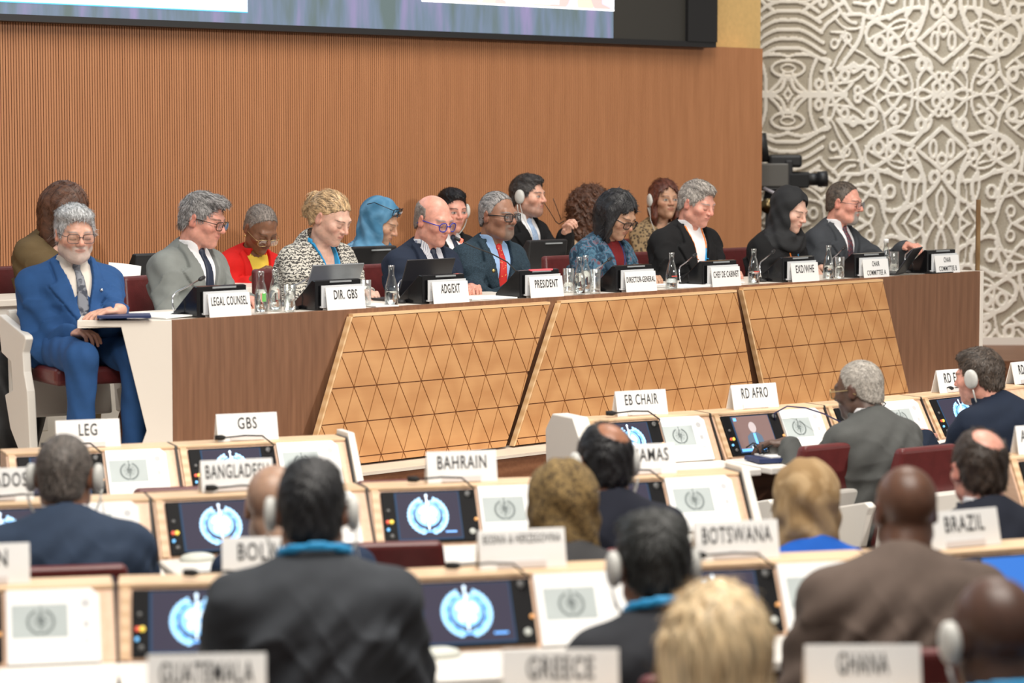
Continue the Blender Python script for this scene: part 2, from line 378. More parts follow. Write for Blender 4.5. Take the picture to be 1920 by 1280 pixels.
def hair_field(kind, hs, pit=0):
    h = .0034; gd_ = np.array((0, math.sin(R(pit)), -math.cos(R(pit)))); hang = lambda a, L, dx=0: np.array(a) + gd_ * L + np.array((dx, 0, 0))
    lo = (-.17, -.21, -.36 if kind in ('long', 'curly', 'hijab', 'hijab_s', 'bob', 'longback') else -.13); hi = (.17, .16 + (.20 * math.sin(R(pit)) if lo[2] < -.2 else 0), .19); lo = (lo[0], -.24 if lo[2] < -.2 else lo[1], lo[2])
    v = Vol(lo, hi, h); x, y, z = v.grid()
    strand = lambda a, fr=150: a * (np.sin(fr * x + 9 * np.sin(22 * z + 14 * y)) * np.cos(60 * y + 12 * x) + .6 * np.sin(90 * (z + y) + 8 * np.sin(30 * x)))
    line = lambda ys, zs: np.interp(y, ys, zs).astype(f4)
    Y0 = [-.11, -.06, -.035, -.012, .012, .03, .052, .072, .09]
    if kind in ('short', 'swept', 'buzz', 'balding', 'ring', 'grey_full', 'bun', 'crop'):
        t = {'short': .006, 'swept': .005, 'buzz': .003, 'balding': .005, 'ring': .0028, 'grey_full': .009, 'bun': .006, 'crop': .003}[kind]
        v.put(el((0, -.015, .03), (.076 + t * .7, .096 + t, .088 + t * 1.3)))
        v.put(el((0, -.045, -.03), (.063 + t * .4, .058 + t, .06)), .02)
        if kind == 'swept': v.put(el((0, .045, .095), (.058, .045, .03)), .02).put(el((.0, .078, .088), (.05, .02, .018)), .02)
        if kind == 'grey_full': v.put(el((0, .045, .09), (.064, .042, .034)), .02).put(el((.04, .0, .085), (.045, .06, .03)), .02)
        if kind == 'short': v.put(el((0, .02, .094), (.058, .068, .026)), .03)
        zl = line(Y0, [-.075, -.055, -.03, .0, .0, -.005, .042, .072, .082])
        if kind in ('bun',): zl = line(Y0, [-.085, -.07, -.04, .01, .025, .035, .06, .074, .08])
        v.f = np.maximum(v.f, (zl - z))
        if kind == 'crop': zl = line(Y0, [-.07, -.05, -.028, .0, .006, .05, .085, .11, .13]); v.f = np.maximum(v.f, zl - z)
        if kind == 'balding':
            c = el((.012, -.068, .105), (.050, .062, .056)); v.put(c, .008, '-')
        if kind == 'ring':
            c = el((0, .03, .125), (.105, .15, .085)); v.put(c, .01, '-'); v.f = np.maximum(v.f, y - .012 - .25 * (.02 - z))
        v.f += strand({'buzz': .0004, 'crop': .0006, 'ring': .0005}.get(kind, .0014))
        if kind == 'bun':
            v.put(el((.0, -.115, .015), (.036, .036, .048)), .02).put(el((0.01, -.128, -.02), (.026, .026, .045)), .02).put(el((-.012, -.132, .045), (.028, .024, .028)), .02)
            v.f += strand(.0012, 110)
    elif kind in ('hijab', 'hijab_s'):
        v.put(el((0, -.014, .03), (.093, .115, .108))); v.put(el((0, .0, -.05), (.088, .098, .11)), .03)
        v.put(rc((0, -.015, -.05), hang((0, -.02, -.05), .10), .080, .092), .04)
        if kind == 'hijab': v.put(el(hang((0, .0, -.05), .135), (.115, .092, .055)), .06); v.put(el(hang((0, -.06, -.05), .15), (.15, .085, .06)), .06); v.put(rc(hang((.03, .06, -.06), .07), hang((-.05, .05, -.06), .09), .034, .038), .03)
        q = np.sqrt((x / (.057 + .45 * np.clip(y - .02, 0, .1))) ** 2 + ((z + .012) / (.086 + .25 * np.clip(y - .02, 0, .1))) ** 2) - 1
        v.f = np.where(y > .012, np.maximum(v.f, -q * .06), v.f).astype(f4)
        v.f += .0032 * np.sin(70 * (z + .9 * y) + 5 * np.sin(16 * x)) * np.clip((.08 - z) * 9, 0, 1) + .0025 * np.sin(48 * z - 60 * y + 4 * np.sin(25 * x))
    elif kind in ('long', 'bob', 'longback', 'curly'):
        v.put(el((0, -.015, .032), (.090, .110, .100)))
        if kind == 'bob':
            v.put(el((0, -.055, -.05), (.088, .06, .11)), .03)
            for sx in (1, -1): v.put(rc((sx * .078, .0, .02), (sx * .072, .012, -.105), .024, .024), .03)
        elif kind == 'longback':
            v.put(rc((0, -.055, .0), hang((0, -.06, .0), .30), .082, .084), .04)
            for sx in (1, -1): v.put(rc((sx * .068, -.02, .02), hang((sx * .070, -.03, .02), .30), .033, .036), .03)
        elif kind == 'curly':
            v.put(el((0, -.04, .02), (.145, .14, .145)), .03); v.put(el(hang((0, -.05, 0), .13), (.155, .115, .14)), .05)
        else:
            v.put(rc((0, -.055, -.02), hang((0, -.055, -.02), .25), .076, .072), .04)
            for sx in (1, -1): v.put(rc((sx * .074, -.002, .02), hang((sx * .078, .005, .02), .27), .026, .034), .03)
        q = np.sqrt((x / .062) ** 2 + ((z + .035) / .115) ** 2) - 1
        v.f = np.where(y > .012, np.maximum(v.f, -q * .06), v.f).astype(f4); v.f = np.maximum(v.f, np.minimum(y - .05, .05 - z))
        v.f += strand(.006, 60) if kind == 'curly' else (.0022 * np.sin(170 * x + 40 * y + 5 * np.sin(9 * z + 12 * y)) + .0015 * np.sin(300 * x + 7 * np.sin(14 * z)))
        if kind == 'curly': v.f += .007 * np.sin(75 * x + 4 * np.sin(50 * z)) * np.sin(70 * y + 2) * np.sin(66 * z + 3 * np.sin(40 * x))
    return v

def strands(V, Q, kind, rng, n):
    P = V[Q]; nm = np.cross(P[:, 2] - P[:, 0], P[:, 3] - P[:, 1]); ar = np.linalg.norm(nm, axis=1) + 1e-12; nm = nm / ar[:, None]
    k = rng.choice(len(Q), n, p=ar / ar.sum()); w = rng.dirichlet((1, 1, 1, 1), n); p = (P[k] * w[:, :, None]).sum(1); nn = nm[k]
    if kind in ('long', 'bob', 'longback'):
        d = np.stack([np.sign(p[:, 0]) * np.clip((p[:, 2] - .02) * 9, .02, 1), np.full(n, -.12), np.where(p[:, 2] > .06, -.5, -1.)], 1); L = rng.uniform(.04, .085, n) * (1.2 if kind == 'longback' else 1) * np.where(p[:, 2] > .03, .40, 1); lift = .0005
    elif kind == 'bun': d = np.array((0, -.118, .015)) - p; L = rng.uniform(.03, .06, n); lift = .0015
    elif kind == 'curly': d = rng.normal(0, 1, (n, 3)) + np.array((0, 0, -.6)); L = rng.uniform(.02, .045, n); lift = .007
    else:
        d = p - np.array((.015, -.055, .125)); d[:, 1] += np.where(p[:, 2] > .07, .05, -.02)
        a_, b_ = {'short': (.012, .026), 'swept': (.018, .036), 'grey_full': (.018, .034), 'buzz': (.005, .009), 'crop': (.006, .012), 'ring': (.006, .012), 'balding': (.012, .024)}.get(kind, (.01, .02)); L = rng.uniform(a_, b_, n); lift = {'swept': .004, 'grey_full': .004, 'short': .0025}.get(kind, .0012)
        if kind == 'swept': d[:, 2] += np.where(p[:, 1] > .04, .06, 0)
    d = d / (np.linalg.norm(d, axis=1)[:, None] + 1e-9) + rng.normal(0, .22 if kind not in ('long', 'bob', 'longback') else (.03 if kind == 'longback' else .07), (n, 3)); d -= nn * (d * nn).sum(1)[:, None]; d /= np.linalg.norm(d, axis=1)[:, None] + 1e-9
    s = np.cross(d, nn); wd = rng.uniform(.0007, .0015, n)[:, None]; Lc = L[:, None]; lf = lift * rng.uniform(.2, 1.6, n)[:, None]
    sag = lambda t: (t * Lc) ** 2 / .19
    c0 = p - nn * .0015; c1 = p + d * Lc * .5 + nn * (lf * .8 + .0008 - sag(.5)); c2 = p + d * Lc + nn * (lf * 1.3 + .0004 - sag(1.))
    VV = np.concatenate([c0 - s * wd, c0 + s * wd, c1 - s * wd, c1 + s * wd, c2 - s * wd * .3, c2 + s * wd * .3]); i = np.arange(n)
    QQ = np.concatenate([np.stack([i, i + n, i + 3 * n, i + 2 * n], 1), np.stack([i + 2 * n, i + 3 * n, i + 5 * n, i + 4 * n], 1)]); mi = rng.choice(3, n, p=(.5, .28, .22)); return VV, QQ, np.concatenate([mi, mi])
def hair_mesh(v, kind, m, parent, mx, seed):
    V, Q = nets(v.f, v.lo, v.h); rng = np.random.RandomState(seed); n = {'buzz': 2600, 'crop': 3000, 'ring': 1500, 'long': 4200, 'longback': 5200, 'bob': 3800, 'curly': 5000}.get(kind, 3400)
    V2, Q2, mi = strands(V, Q, kind, rng, n); c = list(m['c']); nm = m.name
    mats = [m, M(nm + '_light', [min(1, x * 1.45) for x in c], .42), M(nm + '_dark', [x * .55 for x in c], .5)]
    VA = np.concatenate([V, V2]); QA = np.concatenate([Q, Q2 + len(V)]); idx = np.concatenate([np.zeros(len(Q), int), mi])
    return link('hair', mesh_from('hair', VA, QA, lambda c_: idx), mats, parent, False, mx)
def skin_shader():
    m, nd, lk, b = newmat('skin'); a = nd.new('ShaderNodeAttribute'); a.attribute_name = 'pigment'
    tc = nd.new('ShaderNodeTexCoord'); n = nd.new('ShaderNodeTexNoise'); n.inputs['Scale'].default_value = 45; n.inputs['Detail'].default_value = 5; lk.new(tc.outputs['Object'], n.inputs['Vector'])
    r = nd.new('ShaderNodeMapRange'); r.inputs[1].default_value = .3; r.inputs[2].default_value = .7; r.inputs[3].default_value = .86; r.inputs[4].default_value = 1.12; lk.new(n.outputs[0], r.inputs[0])
    mx = nd.new('ShaderNodeVectorMath'); mx.operation = 'SCALE'; lk.new(a.outputs['Color'], mx.inputs[0]); lk.new(r.outputs[0], mx.inputs['Scale']); lk.new(mx.outputs[0], b.inputs['Base Color'])
    b.inputs['Roughness'].default_value = .40; b.inputs['Specular IOR Level'].default_value = .42; b.inputs['Subsurface Weight'].default_value = .10; b.inputs['Subsurface Scale'].default_value = .012
    n2 = nd.new('ShaderNodeTexNoise'); n2.inputs['Scale'].default_value = 190; lk.new(tc.outputs['Object'], n2.inputs['Vector']); bp = nd.new('ShaderNodeBump'); bp.inputs['Strength'].default_value = .12; bp.inputs['Distance'].default_value = .003; lk.new(n2.outputs[0], bp.inputs['Height']); lk.new(bp.outputs[0], b.inputs['Normal'])
    return m
SKIN = skin_shader()
_skin = {}
def skinmats(c):
    k = tuple(c)
    if k not in _skin:
        nm = 'skin_%d' % len(_skin)
        _skin[k] = [mat(nm, c, .48, spec=.4, noise=.10, nscale=28, bump=.08, bscale=160), mat(nm + '_lips', [c[0] * .80, c[1] * .58, c[2] * .60], .4),
                    mat(nm + '_brow', (.03, .022, .018), .8), mat(nm + '_eye', (.50, .47, .44), .25), mat(nm + '_iris', (.018, .013, .01), .2)]
    return _skin[k]
def hairmat(name, c, spread=.35, rough=.5):
    return M('hair_' + name, c, rough, noise=min(.85, spread * 1.5), nscale=150, stretch=(1, .16, .28), bump=.9, bscale=190)
def clothmat(name, c, rough=.85, noise=.1, scale=14, sheen=.0): return M('cloth_' + name, c, rough, spec=.25, noise=noise, nscale=scale, bump=.12, bscale=420, sheen=sheen)
_legs = {}
def legs_mesh(seat):
    k = round(seat, 2)
    if k in _legs: return _legs[k]
    v = Vol((-.3, -.2, .0), (.3, .62, .72), .011)
    for sx in (1, -1):
        hip = (sx * .09, .0, seat + .085); kn = (sx * .12, .43, seat + .075); an = (sx * .12, .40, .10)
        v.put(rc(hip, kn, .088, .068), .03); v.put(rc(kn, an, .066, .052), .03)
    v.put(el((0, 0, seat + .1), (.17, .13, .10)), .04)
    x, y, z = v.grid(); v.f += .003 * np.sin(60 * y + 30 * z + 3 * np.sin(20 * x))
    V, Q = nets(v.f, v.lo, v.h); a = mesh_from('trousers', V, Q)
    v = Vol((-.06, -.12, -.0), (.06, .22, .14), .008)
    v.put(rc((0, -.03, .045), (0, .15, .035), .043, .036), .02); v.put(rc((0, -.03, .05), (0, -.02, .12), .04, .035), .03); v.f = np.maximum(v.f, .004 - v.grid()[2])
    V, Q = nets(v.f, v.lo, v.h); b = mesh_from('shoe', V, Q)
    _legs[k] = (a, b); return a, b

def arm_ik(S, Wp, l1, l2, pole):
    S = np.asarray(S, float); Wp = np.asarray(Wp, float); d = Wp - S; L = np.linalg.norm(d); Lm = (l1 + l2) * .995
    if L > Lm: Wp = S + d / L * Lm; d = Wp - S; L = Lm
    u = d / L; a = (l1 * l1 - l2 * l2 + L * L) / (2 * L); hgt = math.sqrt(max(l1 * l1 - a * a, 0))
    p = np.asarray(pole, float); p = p - u * (p @ u); p /= np.linalg.norm(p) + 1e-9
    return S + u * a + p * hgt, Wp
def hand_prims(Wp, f, n, side, curl=(18, 30), s=1.0, spread=0):
    """Wp wrist, f finger direction, n palm-side normal; thumb on the side given by `side`"""
    f = np.asarray(f, float); f /= np.linalg.norm(f); n = np.asarray(n, float); n = n - f * (n @ f); n /= np.linalg.norm(n); l = np.cross(f, n) * side
    fr = np.stack([l, f, n], 1); P = []
    T = lambda a, b, c: Wp + s * (l * a + f * b + n * c)
    P.append((el(T(0, .045, .0), np.array((.040, .052, .0155)) * s, fr), .012)); P.append((rc(Wp - f * .02, T(0, .02, 0), .026 * s, .024 * s), .015))
    for i, (off, ln) in enumerate(((.029, .072), (.010, .080), (-.010, .075), (-.028, .058))):
        b = T(off, .085 - abs(off) * .25, 0); c1, c2 = R(curl[0] + 4 * i), R(curl[1] + 5 * i)
        d1 = f * math.cos(c1) + n * math.sin(c1) + l * off * spread; d2 = f * math.cos(c1 + c2) + n * math.sin(c1 + c2); d3 = f * math.cos(c1 + 1.7 * c2) + n * math.sin(c1 + 1.7 * c2)
        p1 = b + d1 * ln * .46 * s; p2 = p1 + d2 * ln * .32 * s; p3 = p2 + d3 * ln * .24 * s
        P += [(rc(b - d1 * .012, p1, .0098 * s, .0090 * s), .004), (rc(p1, p2, .0088 * s, .0080 * s), .002), (rc(p2, p3, .0080 * s, .0068 * s), .002)]
    t0 = T(.028, .022, .004); t1 = T(.055, .05, .012); t2 = T(.060, .078, .020)
    P += [(rc(t0, t1, .014 * s, .0115 * s), .01), (rc(t1, t2, .011 * s, .0085 * s), .003)]
    return P

PEOPLE = {}
def person(key, label, H, fa, fp, ba, floor, lean=.10, hair='short', hairm=None, skin=(.52, .30, .21), outfit='suit', cm=None, sm=None, tm=None, fem=False, bulk=1.0, sw=.155,
           hands=None, hw=None, curl=None, hn=None, eyes='down', beard=None, glasses=None, headset=None, lanyard=None, roll=0, seat=.45, res=.0036, cres=.0055, legs=True, legm=None,
           vdepth=.30, brow=None, hs=1.0, shirt_cuff=True, side=0.0, shift=0.0, neckl=.150, vest=None, neckl_=None, necklace=None, elb=.50, pins=None, watch=None, earrings=False, drop=.07, tuft=None, hf=None):
    th = R(ba + 180); fv = facing(ba); rt = np.array([math.cos(th), math.sin(th), 0])
    P0 = H - fv * lean - rt * side; org = np.array([P0[0], P0[1], floor]); Ri = np.array(Matrix.Rotation(-th, 3, 'Z'))
    toloc = lambda p: Ri @ (np.asarray(p) - org)
    Hl = toloc(H); Rh = rotm(fa - ba, fp, roll)
    Nk = Hl + np.array((0, -.035, 0)) + Rh @ np.array((0, -.01, -.055)) * hs + np.array((-side * .3, -.015, -(neckl - .055)))
    Pv = np.array((0, 0, seat + .10)); w = Nk - Pv; Ls = float(np.linalg.norm(w)); w = w / Ls
    vax = np.array((0, w[2], -w[1])); vax /= np.linalg.norm(vax)
    browc = np.array(list(brow['c']) if brow is not None else ([x * .6 for x in hairm['c']] if (hairm is not None and 'c' in hairm and max(hairm['c']) < .2) else (.06, .042, .03)))
    # joints
    sw = sw * (.9 if fem else 1); S = [Nk + np.array((sx * sw, -.012, -drop)) for sx in (1, -1)]
    k = .92 if fem else 1.0
    E, Wr = [], []
    for i, sx in enumerate((1, -1)):
        tgt = None
        if hands and hands[i] is not None: tgt = np.array(hands[i])
        if hw and i in hw: tgt = toloc(hw[i])
        if tgt is None: tgt = np.array((sx * .10, .29, .705))
        e, q = arm_ik(S[i], tgt, .285 * k, .25 * k, (sx * elb, -.35, -1.1)); E.append(e); Wr.append(q)
    allp = np.array([Hl, Nk, Pv] + S + E + Wr); lo = allp.min(0) - .17; hi = allp.max(0) + .17; lo[2] = max(lo[2], seat - .02)
    # ---- body: one continuous surface
    v = Vol(lo, hi, res)
    v.put(el(Pv, (.145, .115, .10)), .03); v.put(el(lerp(Pv, Nk, .4), (.125, .09, .42 * Ls)), .05); v.put(el(lerp(Pv, Nk, .72), (.145, .095, .32 * Ls)), .05)
    v.put(rc(S[0], S[1], .05, .05), .04); nr = (.047 if fem else .057)
    v.put(rc(Hl + Rh @ np.array((0, -.022, -.05)) * hs, Nk + np.array((0, 0, -.02)), nr, nr + .006), .02)
    for i, sx in enumerate((1, -1)):
        v.put(rc(S[i], E[i], .043 * k, .037 * k), .03); v.put(rc(E[i], Wr[i], .036 * k, .027 * k), .02)
        f = Wr[i] - E[i]; f = f / np.linalg.norm(f); nn = np.array((0, 0, -1.0)) if not (hn and i in hn) else Ri @ np.array(hn[i], float)
        if abs(f[2]) < .75 and not (hn and i in hn): f = f * np.array((1, 1, .2))
        if hf and i in hf: f = Ri @ np.array(hf[i], float)
        for p, kk in hand_prims(Wr[i], f, nn, sx if nn[2] < 0 else sx, (curl or {}).get(i, (20, 28)), k * .98): v.put(p, kk)
    A_, S_, A2, S2 = head_prims(fem, beard, 1.08 if bulk > 1.1 else 1.0)
    for p, kk in A_: v.put(xf(p, Rh, Hl, hs), kk)
    for p, kk in S_: v.put(xf(p, Rh, Hl, hs), kk, '-')
    for p, kk in A2: v.put(xf(p, Rh, Hl, hs), kk)
    for p, kk in S2: v.put(xf(p, Rh, Hl, hs), kk, '-')
    if beard: v.put(xf(el((0, .05, -.085), (.052, .04, .032)), Rh, Hl, hs), .02)
    def paint(c):
        q = (c - Hl) @ Rh / hs; a = np.abs(q[:, 0]); y, z = q[:, 1], q[:, 2]; o = np.zeros(len(c), int)
        if beard:
            b = (y > -.005) & (z > -.125) & ((z < -.066 + .55 * np.maximum(a - .02, 0)) | ((a < .034) & (z < -.037)))
            if beard[0] == 'mustache': b = (y > .06) & (a < .032) & (z < -.036) & (z > -.049)
            if beard[0] == 'goatee': b = (y > .05) & (a < .036) & (z < -.036) & (z > -.12)
            o[b] = 5
        lip = (y > .083) & (((a / .024) ** 2 + ((z + .056) / .0105) ** 2) < 1); o[lip] = 1
        br = (y > .06) & (a > .012) & (a < .053) & (np.abs(z - (.0245 - .010 * ((a - .036) / .02) ** 2)) < .0042); o[br] = 2
        ex = (a - .032) / .0155
        if eyes == 'open':
            o[(y > .07) & ((ex ** 2 + ((z + .001) / .0062) ** 2) < 1)] = 3
            o[(y > .07) & ((((a - .032) / .0062) ** 2 + ((z + .0005) / .0062) ** 2) < 1)] = 4
            o[(y > .07) & (np.abs(ex) < 1) & (np.abs(z - (.0062 * np.sqrt(np.maximum(1 - ex ** 2, 0)))) < .0026)] = 4
        else:
            o[(y > .07) & (np.abs(ex) < 1) & (np.abs(z + .0065 + .003 * (1 - ex ** 2)) < .0026)] = 4
        return o
    def col(P_):
        q = (P_ - Hl) @ Rh / hs; a = np.abs(q[:, 0]); y, z = q[:, 1], q[:, 2]; sk = np.array(skin); o = np.tile(sk, (len(P_), 1)); sm_ = lambda v_, w_: np.clip(v_ / w_ + .5, 0, 1)[:, None]
        head = (np.linalg.norm(q, axis=1) < .16)[:, None]
        def mixc(c_, al): nonlocal o; o = o * (1 - al) + np.asarray(c_) * al
        red = sk * np.array((1.02, .74, .72))
        mixc(red, .55 * head * np.exp(-(((a - .047) / .02) ** 2 + ((z + .028) / .02) ** 2))[:, None] * (y > .03)[:, None]); mixc(red, .6 * head * np.exp(-((a / .016) ** 2 + ((z + .022) / .016) ** 2))[:, None] * (y > .09)[:, None])
        mixc(red, .6 * head * sm_(a - .077, .01) * (np.abs(z + .005) < .04)[:, None])
        mixc(sk * .80, .8 * head * np.exp(-(((a - .031) / .018) ** 2 + ((z + .001) / .011) ** 2))[:, None] * (y > .05)[:, None])
        if beard:
            bc = np.array(list(beard[1]['c'])); al = head * (y > -.01)[:, None]
            if beard[0] == 'mustache': al = al * sm_(.030 - a, .006) * sm_(z + .0485, .004) * sm_(-.036 - z, .004) * (y > .06)[:, None]
            elif beard[0] == 'goatee': al = al * sm_(.033 - a, .01) * sm_(-.037 - z, .006) * (y > .045)[:, None]
            else: al = al * np.maximum(sm_(-.064 + .5 * np.maximum(a - .02, 0) - z, .016), sm_(.034 - a, .008) * sm_(-.038 - z, .006)) * .75
            mixc(bc, np.clip(al, 0, 1))
        mixc(sk * np.array((.84, .56, .57)), head * (y > .08)[:, None] * sm_(1 - ((a / .0235) ** 2 + ((z + .056) / .0098) ** 2), .5) * (.85 if fem else .6))
        mixc(sk * .35, .8 * head * (y > .08)[:, None] * np.exp(-((z + .0565 + .002 * np.cos(a * 120)) / .0018) ** 2)[:, None] * sm_(.021 - a, .006))
        mixc(browc, .85 * head * (y > .05)[:, None] * sm_(a - .013, .005) * sm_(.052 - a, .008) * np.exp(-((z - (.0245 - 11 * (a - .034) ** 2)) / (.0036 if not fem else .0028)) ** 4)[:, None])
        ex = (a - .032) / .0155; ft = head * (y > .07)[:, None]
        if eyes == 'open':
            mixc((.42, .38, .35), ft * sm_(1 - (ex ** 2 + ((z + .001) / .0056) ** 2), .6)); mixc((.018, .012, .01), ft * sm_(1 - ((a - .032) ** 2 + z ** 2) / .0055 ** 2, .6))
            mixc((.02, .015, .012), .85 * ft * np.exp(-((z - .0052 * np.sqrt(np.maximum(1 - ex ** 2, 0))) / .0022) ** 2)[:, None] * (np.abs(ex) < 1.05)[:, None])
        else:
            mixc((.03, .022, .018), .8 * ft * np.exp(-((z + .0075 + .0025 * (1 - ex ** 2)) / .0021) ** 2)[:, None] * sm_(1.0 - np.abs(ex), .3))
        return np.clip(o, 0, 1)
    root = vol_mesh('person', v, SKIN, col=col)
    root.location = org; root.rotation_euler = (0, 0, th); tag(root, label, 'person')
    PEOPLE[key] = (root, org, th, label)
    HM = Matrix.Translation(Vector(Hl)) @ Matrix(Rh.tolist()).to_4x4() @ Matrix.Scale(hs, 4)
    # ---- hair
    if hair and hair != 'none':
        hv = hair_field(hair, hs, fp)
        nm = 'headscarf' if hair.startswith('hijab') else 'hair'
        if not hair.startswith('hijab'):
            hair_mesh(hv, hair, hairm, root, HM, len(PEOPLE))
        else:
            vol_mesh(nm, hv, hairm, root, HM)
    # ---- clothes
    g = Vol(lo, hi, cres); x, y, z = g.grid()
    g.put(el(Pv + np.array((0, 0, -.0)), (.172 * bulk, .135 * bulk, .13)), .03); g.put(el(lerp(Pv, Nk, .33), (.152 * bulk, .122 * bulk, .34 * Ls + .03)), .06)
    g.put(el(lerp(Pv, Nk, .70), (.172 * (bulk + 1) / 2, .122, .33 * Ls)), .06); tr = .050 if fem else .060
    for i in (0, 1):
        g.put(rc(Nk + np.array((0, -.012, -.005)), S[i], tr, .058 if not fem else .05), .04)
    g.put(el(lerp(S[0], S[1], .5) + vax * -.03 - w * .06, (.17 * k, .09, .13)), .05)
    torso = g.copy()
    if fem: # bust
        for sx in (1, -1): torso.put(el(lerp(Pv, Nk, .62) + np.array((sx * .07, .0, 0)) + vax * .075, (.07, .055, .065)), .04)
        g = torso.copy()
    for i in (0, 1):
        We = lerp(E[i], Wr[i], .90)
        g.put(rc(S[i], E[i], .060 * k, .052 * k), .035); g.put(rc(E[i], We, .050 * k, .039 * k), .03)
    fold = (.0080 * np.sin(38 * z + 7 * np.sin(9 * x + 3) + 6 * np.sin(11 * y)) + .0042 * np.sin(52 * (x + y) + 5 * np.sin(17 * z)) * np.sin(19 * (x - z)) - .0075 * (1 - np.abs(np.sin(21 * (z + .55 * x - .5 * y) + 2.5 * np.sin(13 * y + 2) + 2 * np.sin(16 * x)))) ** 4).astype(f4) * np.clip((Nk[2] + .02 - z) * 6, 0, 1)
    X = x - Nk[0]; Yq = y - Nk[1]; Zq = z - Nk[2]
    zz = Yq * w[1] + Zq * w[2]; yy = Yq * vax[1] + Zq * vax[2]; ax_ = np.abs(X)
    cut = np.maximum(rc(Nk + np.array((0, 0, -.03)), Hl + Rh @ np.array((0, -.02, -.06)), nr + .010, nr + .010)[2](x, y, z), -1)
    neckc = rc(Nk + np.array((0, -.0, -.02)), lerp(Nk, Hl + Rh @ np.array((0, -.02, -.05)), .50), nr + .011, nr + .009)
    T_ = g.f
    front = (-yy)
    if outfit in ('suit', 'blazer', 'top', 'back'):
        apex = -vdepth; hwid = .078; slope = (hwid) / (.04 + vdepth)
        vedge = (zz - apex) * slope
        Vsd = np.maximum(ax_ - np.maximum(vedge, 0), front + .005)
        if outfit == 'top':
            Vsd = np.maximum(np.sqrt((ax_ / 1.0) ** 2 + (zz - .03) ** 2) - .095, front + .0)
        Vsd = np.maximum(Vsd, torso.f - .035); J = T_ - .010 + fold
        if outfit in ('suit', 'blazer'):
            lw = np.interp(zz, [apex, apex + .03, -.105, -.075, -.06, .03, .06], [.006, .02, .082, .092, .052, .03, .02]).astype(f4)
            lap = mxr([torso.f - .0225 + .4 * fold, ax_ - vedge - lw, vedge - ax_, front + .02, apex - zz, zz - .05])
            gv = np.maximum(np.exp(-((ax_ - vedge - lw) / .0035) ** 2) * (zz > apex) * (zz < .04) * (yy > 0) * (torso.f < .03), .0); lap = lap + .0; J = np.minimum(np.maximum(J, -Vsd), lap) + .005 * gv
            col = mxr([neckc[2](x, y, z) - .016, Zq - .035, -Zq - .06, yy - .045 + .0 * zz, -neckc[2](x, y, z) + .002])
            J = np.minimum(J, col)
            slit = mxr([ax_ - .003, zz - apex, front + .0, torso.f - .03])
            J = np.maximum(J, -slit)
        elif outfit == 'top':
            J = np.maximum(J, -Vsd)
        elif outfit == 'back':
            J = np.minimum(J, mxr([neckc[2](x, y, z) - .018, Zq - .038, -Zq - .06, yy - .05, -neckc[2](x, y, z) + .004]))
        J = np.maximum(J, -(cut + .002))
        J = np.maximum(J, (seat + .0) - z)
        vol_mesh({'suit': 'jacket', 'blazer': 'blazer', 'top': 'top', 'back': 'jacket'}[outfit], g, cm, root, f=J)
        if outfit in ('suit', 'blazer') and sm:
            Sh = mxr([torso.f - .003, Vsd - .012, apex - .01 - zz])
            if outfit == 'suit':
                cl = np.maximum(neckc[2](x, y, z) + .001, -mxr([ax_ - (.012 + .5 * np.maximum(zz, 0)), front]) * 1.0)
                Sh = np.minimum(Sh, np.maximum(cl, Zq - .055))
            if outfit != 'suit': Sh = np.maximum(Sh, -(cut + .006))
            if shirt_cuff:
                for i in (0, 1):
                    cu_ = MB().tube([lerp(E[i], Wr[i], .80), lerp(E[i], Wr[i], .955)], [.037 * k, .033 * k], 16).build('shirt_cuff', sm, root, True)
            vol_mesh('shirt' if outfit == 'suit' else 'blouse', g, sm, root, f=Sh)
        if vest is not None: vol_mesh('waistcoat', g, vest, root, f=mxr([torso.f - .008, Vsd - .012, zz + .125 + 1.0 * (ax_ - .03), apex - .12 - zz]))
        if necklace is not None: vol_mesh('necklace', g, necklace[0], root, f=mxr([torso.f - .016, -(torso.f - .001), np.abs(zz + necklace[1] - 13 * X * X) - .0075 - .003 * np.sin(X * 420), front, zz - .02, ax_ - .1]))
        if tm:
            wdt = np.interp(zz, [-.45, -.30, -.06, -.015], [.042, .036, .019, .014]).astype(f4)
            Ti = mxr([torso.f - .012, ax_ - wdt, front + .03, zz + .0, apex - .03 - zz])
            kn = el(Nk + vax * (nr + .014) + w * .004, (.019, .015, .021)); Ti = np.minimum(Ti, kn[2](x, y, z))
            vol_mesh('tie', g, tm, root, f=Ti)
    if outfit == 'back' and sm:
        cl = mxr([neckc[2](x, y, z) + .001, Zq - .058, -Zq - .03])
        vol_mesh('shirt_collar', g, sm, root, f=cl)
    if outfit == 'shawl':
        g.put(rc(Nk + np.array((0, -.02, .0)), Nk + np.array((0, -.03, -.08)), .085, .12), .05)
        for i in (0, 1): g.put(rc(S[i], lerp(S[i], E[i], .9), .070, .078), .05)
        J = g.f - .008 + 1.3 * fold
        J = np.maximum(J, -np.maximum(ax_ - np.maximum((zz + .22) * .33, 0), front + .01)); J = np.maximum(J, -(cut - .012)); J = np.maximum(J, seat - z)
        vol_mesh('shawl', g, cm, root, f=J)
        if sm: vol_mesh('top', g, sm, root, f=mxr([torso.f - .002, ax_ - .11, front, zz + .075]))
    if lanyard is not None:
        lm, deep = lanyard
        bd = np.abs(ax_ - np.maximum((zz + deep) * (.058 / (deep + .02)), .006)) - .0045
        b1 = mxr([np.minimum(torso.f - .009, J - .005), bd, front + .0, zz - .03, -deep - zz])
        rr = np.sqrt(ax_ ** 2 + (yy + .0) ** 2)
        b2 = mxr([np.abs(rr - (nr + .026)) - .0065, np.abs(zz - .040 + .25 * yy) - .012, yy - .03])
        pl_ = (lambda c: ((c[:, 0] < Nk[0]) & (c[:, 2] < Nk[2] - .10)).astype(int)) if isinstance(lm, list) else None
